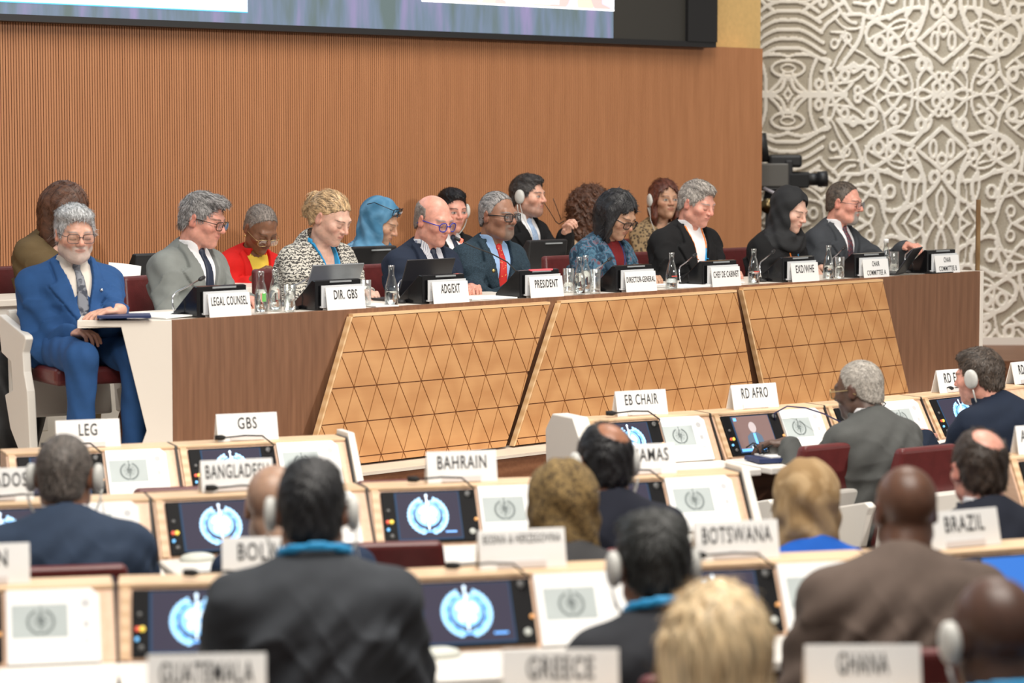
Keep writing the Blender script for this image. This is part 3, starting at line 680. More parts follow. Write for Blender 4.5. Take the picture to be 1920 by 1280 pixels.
        vol_mesh('lanyard', g, lm, root, f=np.minimum(b1, b2) if outfit in ('back', 'shawl') else b1, paint=pl_)
    # ---- worn things
    for px_, pz_, pm_, pr_ in (pins or []):
        for t in np.arange(.26, .0, -.003):
            q = Nk + np.array((px_, 0, 0)) + w * pz_ + vax * t; ii = tuple(np.clip(((q - g.lo) / g.h).round().astype(int), 0, g.n - 1))
            if J[ii] < 0: break
        MB().tube([q, q + vax * .008], [pr_, pr_ * .7], 12).build('lapel_pin', pm_, root, True)
    if watch is not None:
        a_, b_ = lerp(E[watch[0]], Wr[watch[0]], .975), lerp(E[watch[0]], Wr[watch[0]], 1.045); MB().tube([a_, b_], [.034, .033], 16).build('wristwatch', watch[1], root, True)
    if glasses is not None:
        fm, shape = glasses[0], glasses[1]; fr = MB(); rx, rz = (.0255, .0195) if shape == 'rect' else (.0225, .0215)
        zc = glasses[2] if len(glasses) > 2 else -.002; rad = glasses[3] if len(glasses) > 3 else .0021
        pw = .5 if shape == 'rect' else .85
        for sx in (1, -1):
            pts = []
            for i in range(20):
                t = 2 * math.pi * i / 20; cx, cz = math.cos(t), math.sin(t)
                pts.append((sx * .0325 + rx * math.copysign(abs(cx) ** pw, cx), .1065 - .35 * max(0, abs(sx * .0325 + rx * cx) - .035) , zc + rz * math.copysign(abs(cz) ** pw, cz)))
            fr.tube(pts, rad, 6, closed=True)
            fr.tube([(sx * .057, .099, zc + .008), (sx * .07, .085, zc + .009), (sx * .0795, .0, zc + .007), (sx * .081, -.03, zc - .015)], rad, 6)
        fr.tube([(-.011, .107, zc + .005), (0, .111, zc + .008), (.011, .107, zc + .005)], rad, 6)
        go = fr.build('eyeglasses', fm, root, True, mx=HM @ Matrix.Translation((0, glasses[5], 0) if len(glasses) > 5 else (0, 0, 0)) @ Matrix.Scale(glasses[4] if len(glasses) > 4 else 1, 4))
        for sx in (1, -1): MB().prism([(sx * .0325 + rx * .95 * math.cos(t), .1062, zc + rz * .95 * math.sin(t)) for t in np.linspace(0, 2 * math.pi, 16, endpoint=False)], [(sx * .0325 + rx * .95 * math.cos(t), .1052, zc + rz * .95 * math.sin(t)) for t in np.linspace(0, 2 * math.pi, 16, endpoint=False)]).build('lens', lensm, go)
    if headset is not None:
        hm = headset; hs_ = MB().tube([(.107 * math.cos(t), -.012, -.03 - .125 * math.sin(t)) for t in np.linspace(.15, math.pi - .15, 16)], .0035, 6).build('headset', hm, root, True, mx=HM)
        for sx in (1, -1):
            prof = [(.001, -.012), (.024, -.012), (.030, -.006), (.030, .006), (.024, .013), (.010, .016), (.001, .016)]
            m_ = Matrix.Translation((sx * .096, -.004, -.004)) @ Matrix.Rotation(R(90 * sx), 4, 'Y') @ Matrix.Scale(1.38, 4, (1, 0, 0))
            t = MB().lathe(prof, 20); MB().add([m_ @ Vector(q) for q in t.v], t.f).build('ear_cup', hm, hs_, True)
        MB().tube([(.1, 0, -.04), (.11, .03, -.12), (.09, .08, -.22), (.08, .10, -.33)], .0018, 6).build('cord', hm, hs_, True)
    if earrings:
        for sx in (1, -1): MB().ball((sx * .079, .002, -.045), .006).build('earring', M('gold', (.7, .5, .2), .3, metal=1), root, True, mx=HM)
    if legs:
        a, b = legs_mesh(seat); lg = bpy.data.objects.new('trousers', a); COL.objects.link(lg); lg.parent = root
        if not a.materials: a.materials.append(None)
        lg.material_slots[0].link = 'OBJECT'; lg.material_slots[0].material = legm or cm
        if not b.materials: b.materials.append(M('shoe_leather', (.015, .012, .012), .3))
        for sx in (1, -1):
            so = bpy.data.objects.new('shoe', b); COL.objects.link(so); so.parent = root; so.location = (sx * .12, .41, 0)
    return root

# ------------------------------------------------------------------ chairs: burgundy leather in a white shell
def chair_proto():
    r = empty('swivel_chair', (0, 0, 0))
    # local: +y is the way the sitter faces; floor at z = 0
    MB().box((-.225, -.17, .40), (.225, .30, .475)).build('seat', burg, r, False, .022, seg=3)
    b = MB(); lo = [(-.215, -.16, .50), (.215, -.16, .50), (.215, -.215, .50), (-.215, -.215, .50)]; hi = [(-.155, -.235, .86), (.155, -.235, .86), (.155, -.285, .86), (-.155, -.285, .86)]
    b.add(lo + hi, [(0, 3, 2, 1), (4, 5, 6, 7), (0, 1, 5, 4), (1, 2, 6, 5), (2, 3, 7, 6), (3, 0, 4, 7)])
    b.build('backrest', burg, r, False, .018, seg=3)
    s = MB(); lo = [(-.25, -.19, .22), (.25, -.19, .22), (.25, -.235, .22), (-.25, -.235, .22)]; hi = [(-.24, -.245, .69), (.24, -.245, .69), (.24, -.285, .69), (-.24, -.285, .69)]
    s.add(lo + hi, [(0, 3, 2, 1), (4, 5, 6, 7), (0, 1, 5, 4), (1, 2, 6, 5), (2, 3, 7, 6), (3, 0, 4, 7)])
    s.build('back_shell', shell_w, r, False, .012)
    prof = [(-.25, .66), (-.225, .675), (.10, .605), (.115, .59), (.075, .53), (.085, .45), (.125, .37), (.13, .34), (.155, .085), (.03, .085), (-.10, .19), (-.165, .33), (-.06, .36), (-.08, .48), (-.20, .51), (-.235, .63)]
    for sx in (1, -1):
        p = MB().prism([(sx * .255, y, z) for y, z in prof], [(sx * .295, y, z) for y, z in prof])
        p.build('armrest', shell_w, r, False, .006)
    MB().lathe([(.03, .05), (.03, .40)], 14).build('pedestal', black_mat, r, True)
    MB().lathe([(.20, .0), (.20, .015), (.06, .04), (.03, .06)], 24).build('foot', steel, r, True)
    return r
CHAIR = []
def seat_chair(key, who, dx=0, dy=-.02, group=None, rot=0):
    root, org, th, label = PEOPLE[key]
    sc_ = (.93, 1, 1) if key == 'blue' else (.95, 1, .92) if key == 'a_char' else (.86, .95, .945) if org[2] > .3 else (.95, 1, 1.05)
    c = CHAIR[0] if CHAIR and not CHAIR[0].get('label') else (copy_tree(CHAIR[0]) if CHAIR else None)
    if c is None: CHAIR.append(chair_proto()); c = CHAIR[0]
    p = Vector(org) + Matrix.Rotation(th, 3, 'Z') @ Vector((dx, dy, 0)); c.location = p; c.rotation_euler = (0, 0, th + R(rot)); c.scale = sc_
    tag(c, 'burgundy leather swivel chair with white shell, %s' % who, 'chair', group)
    return c
# ------------------------------------------------------------------ the setting
def proj(p):
    q = np.asarray(p) - C0; f = np.array([0, math.cos(PT), -math.sin(PT)]); u = np.array([0, math.sin(PT), math.cos(PT)])
    z = q @ f; return CX + F * q[0] / z, CY - F * (q @ u) / z
fl = struct(MB().box((-9, 1, -.05), (9, 22, 0)).build('floor', mat('brown_carpet', (.045, .026, .018), .95, noise=.2, nscale=60)))
# dais: pale floor in front of and behind the podium
df = [pod(-4.2, -.27, 0), pod(PL + .05, -.27, 0), pod(PL + .05, 3.3, 0), pod(-4.2, 3.3, 0)]
dais_m = wood('pale_dais_floor', (.74, .64, .53), (.82, .73, .62), rot=(0, R(90), 0), fig=5, dist=4)
m_ = MB().prism([(q[0], q[1], DZ) for q in df], [(q[0], q[1], DZ - .014) for q in df])
struct(m_.build('floor_dais', dais_m))
a0, a1 = pod(-4.2, -.255, 0), pod(PL + .02, -.255, 0); b0, b1 = pod(-4.2, -.20, 0), pod(PL + .02, -.20, 0)
m_ = MB().prism([a0, a1, a1 + np.array((0, 0, DZ - .014)), a0 + np.array((0, 0, DZ - .014))], [b0, b1, b1 + np.array((0, 0, DZ - .014)), b0 + np.array((0, 0, DZ - .014))])
struct(m_.build('trim_1', riser_wood))
# slatted back wall
WB = 2.9; WZ = float(podpix(700, 63, WB)[2]); s_end = pods(1427, 300, WB)
slat_m = wood('slatted_cherry', (.39, .165, .068), (.49, .218, .096), fig=3, dist=5, rough=.5, fine=.85)
m_ = MB(); pitch = .0165; s = -4.5; prof = []
while s < s_end:
    prof += [(s, 0), (s + pitch - .0042, 0), (s + pitch - .0036, .007), (s + pitch - .0006, .007)]; s += pitch
prof.append((s_end, 0))
vs = []
for q in prof:
    a = pod(q[0], WB + q[1], DZ); vs += [a, (a[0], a[1], WZ)]
fs = [(2 * i, 2 * i + 2, 2 * i + 3, 2 * i + 1) for i in range(len(prof) - 1)]
mi = [1 if i % 4 in (1, 2, 3) else 0 for i in range(len(prof) - 1)]
m_.v = [tuple(map(float, v)) for v in vs]; m_.f = fs; m_.m = mi
struct(m_.build('wall_back', [slat_m, mat('slat_groove', (.12, .042, .016), .8)]))
q = [pod(s_end, WB, 0), pod(s_end, WB + .12, 0), pod(-4.5, WB + .12, 0), pod(-4.5, WB + .01, 0)]
m_ = MB().prism([(p[0], p[1], DZ) for p in q], [(p[0], p[1], WZ) for p in q]); struct(m_.build('wall_back_core', slat_m))
# gold wall set back above the slats
s_g = pods(1300, 40, 3.06)
q = [pod(s_g, 3.04, 0), pod(pods(1426, 40, 3.04), 3.04, 0), pod(pods(1426, 40, 3.04), 3.2, 0), pod(s_g, 3.2, 0)]
struct(MB().prism([(p[0], p[1], WZ - .03) for p in q], [(p[0], p[1], 4.6) for p in q]).build('wall_upper', mat('ochre_plaster', (.62, .41, .16), .8, noise=.06, nscale=30)))

# relief wall: raised mirrored scrolls over a recessed ground
def relief():
    rng = np.random.RandomState(11); tw, thh = 288, 240; g = 2.0
    nx, ny = int(tw / g), int(thh / g); xs, ys = np.meshgrid((np.arange(nx) + .5) * g, (np.arange(ny) + .5) * g, indexing='ij')
    dist = np.full((nx, ny), 999.); wid = np.zeros((nx, ny)); half = 5.1
    def stamp(pts, hw):
        for p in pts:
            i0, i1 = max(0, int((p[0] - 26) / g)), min(nx, int((p[0] + 26) / g) + 1); j0, j1 = max(0, int((p[1] - 26) / g)), min(ny, int((p[1] + 26) / g) + 1)
            if i0 >= i1 or j0 >= j1: continue
            d = np.hypot(xs[i0:i1, j0:j1] - p[0], ys[i0:i1, j0:j1] - p[1]) - hw; dist[i0:i1, j0:j1] = np.minimum(dist[i0:i1, j0:j1], d)
    # the eye with its nested chevrons, beside the left axis
    for k in range(7):
        stamp([(t * 1.0, 70 + k * 17 - (t * .30 if k > 0 else 0) + 6 * math.sin(t / 16)) for t in np.arange(0, 74 - 3 * k, 1.5)], 4.6)
    stamp([(30 * math.cos(t), 48 + 15 * math.sin(t)) for t in np.arange(-1.6, 1.6, .06)], 4); stamp([(13 * math.cos(t), 48 + 7 * math.sin(t)) for t in np.arange(-1.6, 1.6, .1)], 3)
    stamp([(tw - abs(t), 60 + .9 * abs(t)) for t in np.arange(0, 46, 1.5)], 5); stamp([(tw - abs(t), 142 - .9 * abs(t)) for t in np.arange(0, 46, 1.5)], 5)
    stamp([(tw - 16 - 6 * math.cos(t), 100 + 16 * math.sin(t)) for t in np.arange(0, 6.3, .1)], 4)
    for it in range(400):
        c = dist.copy(); c = np.minimum(c, 40) + rng.rand(nx, ny) * 5
        k = np.unravel_index(np.argmax(c), c.shape)
        if dist[k] < 8.5: break
        p = np.array([xs[k], ys[k]]); th = rng.rand() * 6.28; kap = rng.normal(0, .018); pts = []; hw = rng.uniform(3.3, 5.3)
        mode = rng.rand(); L = int(rng.uniform(50, 150))
        if mode < .30: # teardrop loop with a tail
            r = rng.uniform(7, 12)
            for t in np.arange(0, 5.6, .12): pts.append(p + r * np.array([math.cos(t + th) * .75, math.sin(t + th)]))
            q = pts[-1].copy(); a = th + 5.6 + 1.57
            for i in range(int(rng.uniform(15, 50))): q = q + 1.5 * np.array([math.cos(a), math.sin(a)]); a += .012; pts.append(q.copy())
        else:
            for sgn in (1, -1):
                q = p.copy(); a = th; kk = kap; w = []
                for i in range(L // 2):
                    q = q + sgn * 1.5 * np.array([math.cos(a), math.sin(a)]); kk = .94 * kk + rng.normal(0, .0085); a += sgn * kk * 1.5
                    if not (-6 < q[0] < tw + 6 and -6 < q[1] < thh + 6): break
                    ii, jj = min(nx - 1, max(0, int(q[0] / g))), min(ny - 1, max(0, int(q[1] / g)))
                    w.append(q.copy())
                    if dist[ii, jj] < -1 and i > 10 and rng.rand() < .25: break
                pts += w
        stamp(pts, hw)
    return dist, g, tw, thh
rd, rg, rtw, rth = relief()
RY = 19.0; ppm = F / RY
x0, x1 = 1330, 2130; zb, zt = .585, 3.35
gx = np.arange((x0 - CX) / ppm, (x1 - CX) / ppm, .0080); gz = np.arange(zb, zt, .0080)
axx = (1763 - CX) / ppm; azz = float(at_y(1763, 178, RY)[2])
def fold_(v, half): m = np.mod(v, 2 * half); return np.where(m > half, 2 * half - m, m)
U = fold_((gx - axx) * ppm, rtw); U = rtw - U; Vv = fold_((azz - gz) * ppm, rth)     # u = tw at the axis
dd = rd[np.clip((U / rg).astype(int), 0, rd.shape[0] - 1)][:, np.clip((Vv / rg).astype(int), 0, rd.shape[1] - 1)]
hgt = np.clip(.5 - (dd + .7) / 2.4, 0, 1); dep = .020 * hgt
nxg, nzg = len(gx), len(gz)
V = np.stack([np.repeat(gx, nzg), (RY - dep).ravel(), np.tile(gz, nxg)], 1)
ii, jj = np.meshgrid(np.arange(nxg - 1), np.arange(nzg - 1), indexing='ij'); b_ = (ii * nzg + jj).ravel()
Q = np.stack([b_, b_ + nzg, b_ + nzg + 1, b_ + 1], 1)
hq = hgt.ravel()[Q].mean(1)
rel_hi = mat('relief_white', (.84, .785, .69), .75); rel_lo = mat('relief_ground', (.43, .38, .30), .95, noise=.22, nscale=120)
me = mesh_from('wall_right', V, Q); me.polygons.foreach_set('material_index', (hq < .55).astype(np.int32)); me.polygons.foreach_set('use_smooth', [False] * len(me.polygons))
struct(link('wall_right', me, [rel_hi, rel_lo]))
struct(MB().box((gx[0], RY - .03, zb - .075), (gx[-1], RY + .05, zb + .002)).build('baseboard_right', cream_lam))
struct(MB().box((PL * D[0] + O[0] + .03, 17.6, 0), (6.5, RY + .05, .53)).build('trim_2', riser_wood))

# ------------------------------------------------------------------ LED screen above the slats
def sp(px, py, b): q = podpix(px, py, b); return float((q - O) @ D), float(q[2])
led = tag(empty('led_screen', pod(2.2, 2.8, WZ), PROT), 'wide video screen above the slatted wood wall, showing a caption and a picture', 'screen')
LM = led.matrix_basis.inverted() if False else None
def ledbox(name, s0, s1, z0, z1, b0, b1, m, parent=led):
    return MB().box((s0 - 2.2, -(b1 - 2.8) * -1 - 0, z0 - WZ) if False else (s0 - 2.2, b0 - 2.8, z0 - WZ), (s1 - 2.2, b1 - 2.8, z1 - WZ)).build(name, m, parent)
sA = -4.5; sB = sp(1150, 50, 2.8)[0]; sC = sp(1285, 50, 2.8)[0]; sD = sp(1340, 50, 2.8)[0]
zf = WZ + .005
m, nd, lk, bs = newmat('led_wall_image'); tc = nd.new('ShaderNodeTexCoord'); mp = nd.new('ShaderNodeMapping'); mp.inputs['Scale'].default_value = (3.2, 1, .5)
nz = nd.new('ShaderNodeTexNoise'); nz.inputs['Scale'].default_value = 2.2; nz.inputs['Detail'].default_value = 5
rp = nd.new('ShaderNodeValToRGB'); rp.color_ramp.elements[0].color = (.115, .165, .165, 1); rp.color_ramp.elements[0].position = .36; rp.color_ramp.elements[1].color = (.30, .25, .45, 1); rp.color_ramp.elements[1].position = .70
e = rp.color_ramp.elements.new(.5); e.color = (.16, .22, .31, 1)
lk.new(tc.outputs['Object'], mp.inputs[0]); lk.new(mp.outputs[0], nz.inputs['Vector']); lk.new(nz.outputs[0], rp.inputs[0]); lk.new(rp.outputs[0], bs.inputs['Emission Color'])
bs.inputs['Emission Strength'].default_value = 1.15; bs.inputs['Base Color'].default_value = (.02, .02, .02, 1)
ledbox('display', sA, sB, zf + .018, 4.6, 2.80, 2.88, m)
ledbox('frame', sA, sD, WZ - .012, zf + .018, 2.785, 2.90, black_mat)
ledbox('dark_panel', sB, sC, zf + .018, 4.6, 2.80, 2.88, mat('led_off', (.035, .033, .028), .5))
ledbox('side_cabinet', sC, sD, zf + .018, 4.6, 2.775, 2.90, black_mat)
s1, z1 = sp(465, 22, 2.79)
cap = ledbox('caption_panel', sA, s1, z1, 4.55, 2.793, 2.799, mat('caption_light_blue', (.5, .6, .7), .5, emit=(.62, .80, .95), estr=1.05))
ledbox('caption_edge', sA, s1, z1 - .006, z1, 2.793, 2.799, mat('caption_edge_blue', (.1, .4, .6), .5, emit=(.05, .42, .72), estr=1.0), led)
tm = text_mesh('ness', .40, .11); wm = mat('caption_white', (.9, .9, .9), .5, emit=(1, 1, 1), estr=1.2)
sT = sp(400, 2, 2.79)[0]
link('caption_lettering', tm, wm, led, mx=Matrix.Translation((sT - 2.2, -.012, sp(400, 5, 2.79)[1] - WZ)))
p0 = sp(792, 2, 2.79); p1 = sp(1150, 21, 2.79)
pic, _, _, _ = newmat('picture_mosaic'); nd = pic.node_tree.nodes; lk = pic.node_tree.links
vo = nd.new('ShaderNodeTexVoronoi'); vo.inputs['Scale'].default_value = 9; tc = nd.new('ShaderNodeTexCoord'); lk.new(tc.outputs['Object'], vo.inputs[0])
rp = nd.new('ShaderNodeValToRGB'); rp.color_ramp.interpolation = 'CONSTANT'; els = [(0, (.75, .82, .95)), (.3, (.55, .25, .6)), (.42, (.12, .35, .45)), (.55, (.8, .85, .95)), (.68, (.65, .02, .02)), (.78, (.35, .33, .08)), (.86, (.7, .75, .9))]
rp.color_ramp.elements[0].color = rgb(els[0][1]); rp.color_ramp.elements[1].position = .3; rp.color_ramp.elements[1].color = rgb(els[1][1])
for p, c in els[2:]: rp.color_ramp.elements.new(p).color = rgb(c)
lk.new(vo.outputs['Color'], rp.inputs[0]); bs = nd['Principled BSDF']; lk.new(rp.outputs[0], bs.inputs['Emission Color']); bs.inputs['Emission Strength'].default_value = 1.0
zp = sp(1150, 21, 2.79)[1]
ledbox('picture', p0[0], sB, zp + .008, 4.3, 2.793, 2.799, pic)
ledbox('picture_border', p0[0], sB, zp, zp + .009, 2.792, 2.799, wm)

# ------------------------------------------------------------------ the podium desk
desk = tag(empty('podium_desk', pod(0, 0, DZ), PROT), 'long curved-fronted podium desk of dark walnut with three oak lattice panels', 'desk')
dl = lambda p: (Matrix.Translation(Vector(pod(0, 0, DZ))) @ Matrix.Rotation(PROT, 4, 'Z')).inverted() @ Vector(p)
MB().box((0, .0, .0), (PL, .035, TZ - DZ)).build('fascia', walnut, desk, bev=.002)
Ew = at_z(145, 602, TZ)
top = [dl(pod(.0, -.0, TZ - .001)), dl(pod(PL, 0, TZ - .001)), dl(pod(PL, .56, TZ - .001)), dl(pod(-.02, .56, TZ - .001)), dl(Ew + np.array((-.05, .42, -.001))), dl(Ew - np.array((0, 0, .001)))]
top[0] = dl(pod(.0, .0, TZ - .001))
MB().prism([(p[0], max(p[1], .036) if i in (0, 1) else p[1], p[2]) for i, p in enumerate(top)], [(p[0], max(p[1], .036) if i in (0, 1) else p[1], p[2] - .028) for i, p in enumerate(top)]).build('tabletop', cream_lam, desk)
# white splayed end panel
ed = Ew - O; ed[2] = 0; ed = ed / np.linalg.norm(ed); en = np.array([-ed[1], ed[0], 0]);  en = en if en[1] > 0 else -en
def endpt(px, py):
    r = ray(px, py); return C0 + r * (((O - C0) @ en) / (r @ en))
pl = [endpt(145, 602), endpt(322, 600), endpt(322, 640), endpt(322, 640)]
pl[3] = np.array([pl[2][0], pl[2][1], DZ]); pl[2] = pl[1].copy()
poly = [endpt(145, 601), endpt(322, 600), pl[3], np.array([*endpt(238, 838)[:2], DZ]), endpt(275, 808), endpt(227, 613), endpt(147, 612)]
MB().prism([dl(p) for p in poly], [dl(p + en * .035) for p in poly]).build('end_panel', cream_lam, desk, bev=.002)
MB().box((PL, -.004, 0), (PL + .03, .56, TZ - DZ)).build('end_panel', cream_lam, desk, bev=.002)

def clip_poly(poly, clip):
    """Sutherland-Hodgman, clip convex counter-clockwise"""
    out = poly
    for i in range(len(clip)):
        a, b = clip[i], clip[(i + 1) % len(clip)]; inp, out = out, []
        side = lambda p: (b[0] - a[0]) * (p[1] - a[1]) - (b[1] - a[1]) * (p[0] - a[0])
        for j in range(len(inp)):
            p, q = inp[j], inp[(j + 1) % len(inp)]; sp_, sq = side(p), side(q)
            if sp_ >= 0: out.append(p)
            if sp_ * sq < 0: t = sp_ / (sp_ - sq); out.append((p[0] + t * (q[0] - p[0]), p[1] + t * (q[1] - p[1])))
        if len(out) < 3: return []
    return out
def inset(poly, d):
    n = len(poly); A = sum(poly[i][0] * poly[(i + 1) % n][1] - poly[(i + 1) % n][0] * poly[i][1] for i in range(n))
    if abs(A) < 4e-4: return []
    ln = []
    for i in range(n):
        a, b = poly[i], poly[(i + 1) % n]; dx, dy = b[0] - a[0], b[1] - a[1]; L = math.hypot(dx, dy)
        if L < 1e-5: continue
        nx_, ny_ = -dy / L, dx / L; ln.append((a[0] + nx_ * d, a[1] + ny_ * d, dx / L, dy / L))
    out = []
    for i in range(len(ln)):
        p, q = ln[i - 1], ln[i]; det = p[2] * q[3] - p[3] * q[2]
        if abs(det) < 1e-6: out.append((q[0], q[1])); continue
        t = ((q[0] - p[0]) * q[3] - (q[1] - p[1]) * q[2]) / det; out.append((p[0] + t * p[2], p[1] + t * p[3]))
    # reject if turned inside out
    A2 = sum(out[i][0] * out[(i + 1) % len(out)][1] - out[(i + 1) % len(out)][0] * out[i][1] for i in range(len(out)))
    return out if A2 > 1e-5 and A2 < A else []
# lattice panels lean out from the fascia towards their foot
def lattice(tl, tr, br, bl, phase):
    tb, bb = -.028, -.085                                  # offsets in front of the fascia at top and foot
    def pt(px, py, b): s_, z_ = sp(px, py, b); return (s_, z_ - DZ)
    q = [pt(*tl, tb), pt(*tr, tb), pt(*br, bb), pt(*bl, bb)]
    zt_ = (q[0][1] + q[1][1]) / 2; zb_ = .008; q = [(q[0][0], zt_), (q[1][0], zt_), (q[2][0], zb_), (q[3][0], zb_)]
    yat = lambda z_: bb + (tb - bb) * (z_ - zb_) / (zt_ - zb_)
    P3 = lambda p, o=0: (p[0], yat(p[1]) - o, p[1])
    body = MB().prism([P3(p, -.006) for p in q][::-1], [P3(p, -.026) for p in q][::-1])
    pan = body.build('lattice_panel', lattice_back, desk)
    t = MB(); clip = [q[3], q[2], q[1], q[0]]; bw, rh = .1335, .1535; r = 0; z_ = zt_
    while z_ > zb_:
        sh = phase + (r % 2) * bw / 2; k0 = int((min(p[0] for p in q) - .3) / bw); k1 = int((max(p[0] for p in q) + .3) / bw)
        for k in range(k0, k1):
            x_ = k * bw + sh
            for tri in ([(x_, z_), (x_ - bw / 2, z_ - rh), (x_ + bw / 2, z_ - rh)], [(x_, z_), (x_ + bw / 2, z_ - rh), (x_ + bw, z_)]):
                c = clip_poly(tri, clip)
                if len(c) >= 3:
                    c = inset(c, .0024)
                    if len(c) >= 3: t.prism([P3(p, .002) for p in c], [P3(p, -.007) for p in c])
        z_ -= rh; r += 1
    t.build('oak_facing', lattice_oak, pan)
    # rim of solid oak along the top and the left side
    rim = MB().prism([P3(q[0], .003), P3(q[1], .003), P3((q[1][0], q[1][1] + .012), .003), P3((q[0][0], q[0][1] + .012), .003)],
                     [P3(q[0], -.026), P3(q[1], -.026), P3((q[1][0], q[1][1] + .012), -.026), P3((q[0][0], q[0][1] + .012), -.026)])
    rim.prism([P3(q[0], .003), P3((q[0][0] - .010, q[0][1]), .003), P3((q[3][0] - .010, q[3][1]), .003), P3(q[3], .003)][::-1],
              [P3(q[0], -.026), P3((q[0][0] - .010, q[0][1]), -.026), P3((q[3][0] - .010, q[3][1]), -.026), P3(q[3], -.026)][::-1])
    rim.build('rim', lattice_rim, pan)
lattice_rim = wood('oak_rim', (.66, .40, .19), (.78, .52, .28), rot=(0, R(90), 0), fig=6, dist=2)
lattice((661, 593), (1031, 571), (948, 832), (578, 870), .01)
lattice((1051, 569), (1381, 547), (1422, 788), (965, 832), .05)
lattice((1393, 545), (1655, 526), (1707, 752), (1446, 786), .09)

# ------------------------------------------------------------------ conference terminals, name plates and small things on the podium
def terminal_proto():
    r = empty('conference_terminal', (0, 0, 0))           # local x along the desk, -y towards the hall, origin on the table
    w = .132; prof = [(0, 0), (0, .128), (.022, .132), (.165, .016), (.165, 0)]
    MB().prism([(-w, y, z) for y, z in prof], [(w, y, z) for y, z in prof]).build('housing', black_pl, r, bev=.003)
    MB().prism([(-w + .012, .029 + .003, .1275), (w - .012, .029 + .003, .1275), (w - .012, .155, .0265), (-w + .012, .155, .0265)], [(-w + .012, .027, .122), (w - .012, .027, .122), (w - .012, .153, .021), (-w + .012, .153, .021)]).build('display', disp_dark, r)
    MB().box((-.05, -.003, .119), (.075, .0, .1265)).build('speaker_slot', M('slot_grey', (.30, .32, .33), .3), r)
    hb = MB().box((-.108, -.014, .018), (.128, -.010, .108)); hb.box((-.108, -.014, .010), (.128, -.001, .018)); hb.build('plate_holder', glass_frost, r, bev=.001)
    return r
glass_frost = mat('frosted_acrylic', (.62, .64, .66), .25)
def gooseneck(px_base, L, col=black_mat, tip=None):
    pass
TERM = []
def nameplate(txt, wpl, hpl, mx, label, tw, th, holder=None, tilt=12, group='white name plates', voff=.38, foot=True):
    r = bpy.data.objects.new('name_plate', None); COL.objects.link(r); r.matrix_basis = mx; r.empty_display_size = .03
    tag(r, label, 'name plate', group)
    t = R(tilt); a = (0, math.sin(t), math.cos(t))          # leaning back from the reader
    P = lambda x, h, o=0: (x, a[1] * h + o * -math.cos(t) * 1, a[2] * h + o * math.sin(t))
    c = MB().prism([P(-wpl / 2, 0), P(wpl / 2, 0), P(wpl / 2, hpl), P(-wpl / 2, hpl)], [P(-wpl / 2, 0, -.003), P(wpl / 2, 0, -.003), P(wpl / 2, hpl, -.003), P(-wpl / 2, hpl, -.003)])
    back = [(-wpl / 2, 2 * a[1] * hpl + .006, 0), (wpl / 2, 2 * a[1] * hpl + .006, 0)]
    c.prism([back[1], back[0], (-wpl / 2, a[1] * hpl + .004, a[2] * hpl), (wpl / 2, a[1] * hpl + .004, a[2] * hpl)], [(p[0], p[1] - .003, p[2]) for p in (back[1], back[0], (-wpl / 2, a[1] * hpl + .004, a[2] * hpl), (wpl / 2, a[1] * hpl + .004, a[2] * hpl))])
    card = c.build('card', plate_w, r)
    me = text_mesh(txt, tw, th) if isinstance(txt, str) else None
    lines = [(txt, voff)] if isinstance(txt, str) else [(l, v) for l, v in txt]
    for l, v in lines:
        me = text_mesh(l, tw if isinstance(tw, (int, float)) else tw[l], th)
        link('lettering', me, ink, r, mx=Matrix.Translation((0, a[1] * v * hpl - .0012, a[2] * v * hpl)) @ Matrix.Rotation(-t, 4, 'X'))
    if foot:
        MB().prism([P(-wpl * .30, hpl * .02, .004), P(wpl * .26, hpl * .02, .004), P(wpl * .26, hpl * .19, .004), P(-wpl * .30, hpl * .19, .004)], [P(-wpl * .30, hpl * .02, .0005), P(wpl * .26, hpl * .02, .0005), P(wpl * .26, hpl * .19, .0005), P(-wpl * .30, hpl * .19, .0005)]).build('slot_strip', plate_foot, r)
    return r
PODS = [('LEGAL COUNSEL', 427, .193, .036, 'LEGAL COUNSEL'), ('DIR. GBS', 645, .135, .040, 'DIR. GBS'), ('ADG/EXT', 842, .118, .041, 'ADG/EXT'), ('PRESIDENT', 1022, .155, .037, 'PRESIDENT'),
        ('DIRECTOR-GENERAL', 1199, .205, .027, 'DIRECTOR-GENERAL'), ('CHEF DE CABINET', 1359, .195, .031, 'CHEF DE CABINET'), ('EXD/WHE', 1507, .15, .040, 'EXD/WHE'),
        ('CHAIR COMMITTEE A', 1640, None, .026, ''), ('CHAIR COMMITTEE B', 1774, None, .026, '')]
TS = []
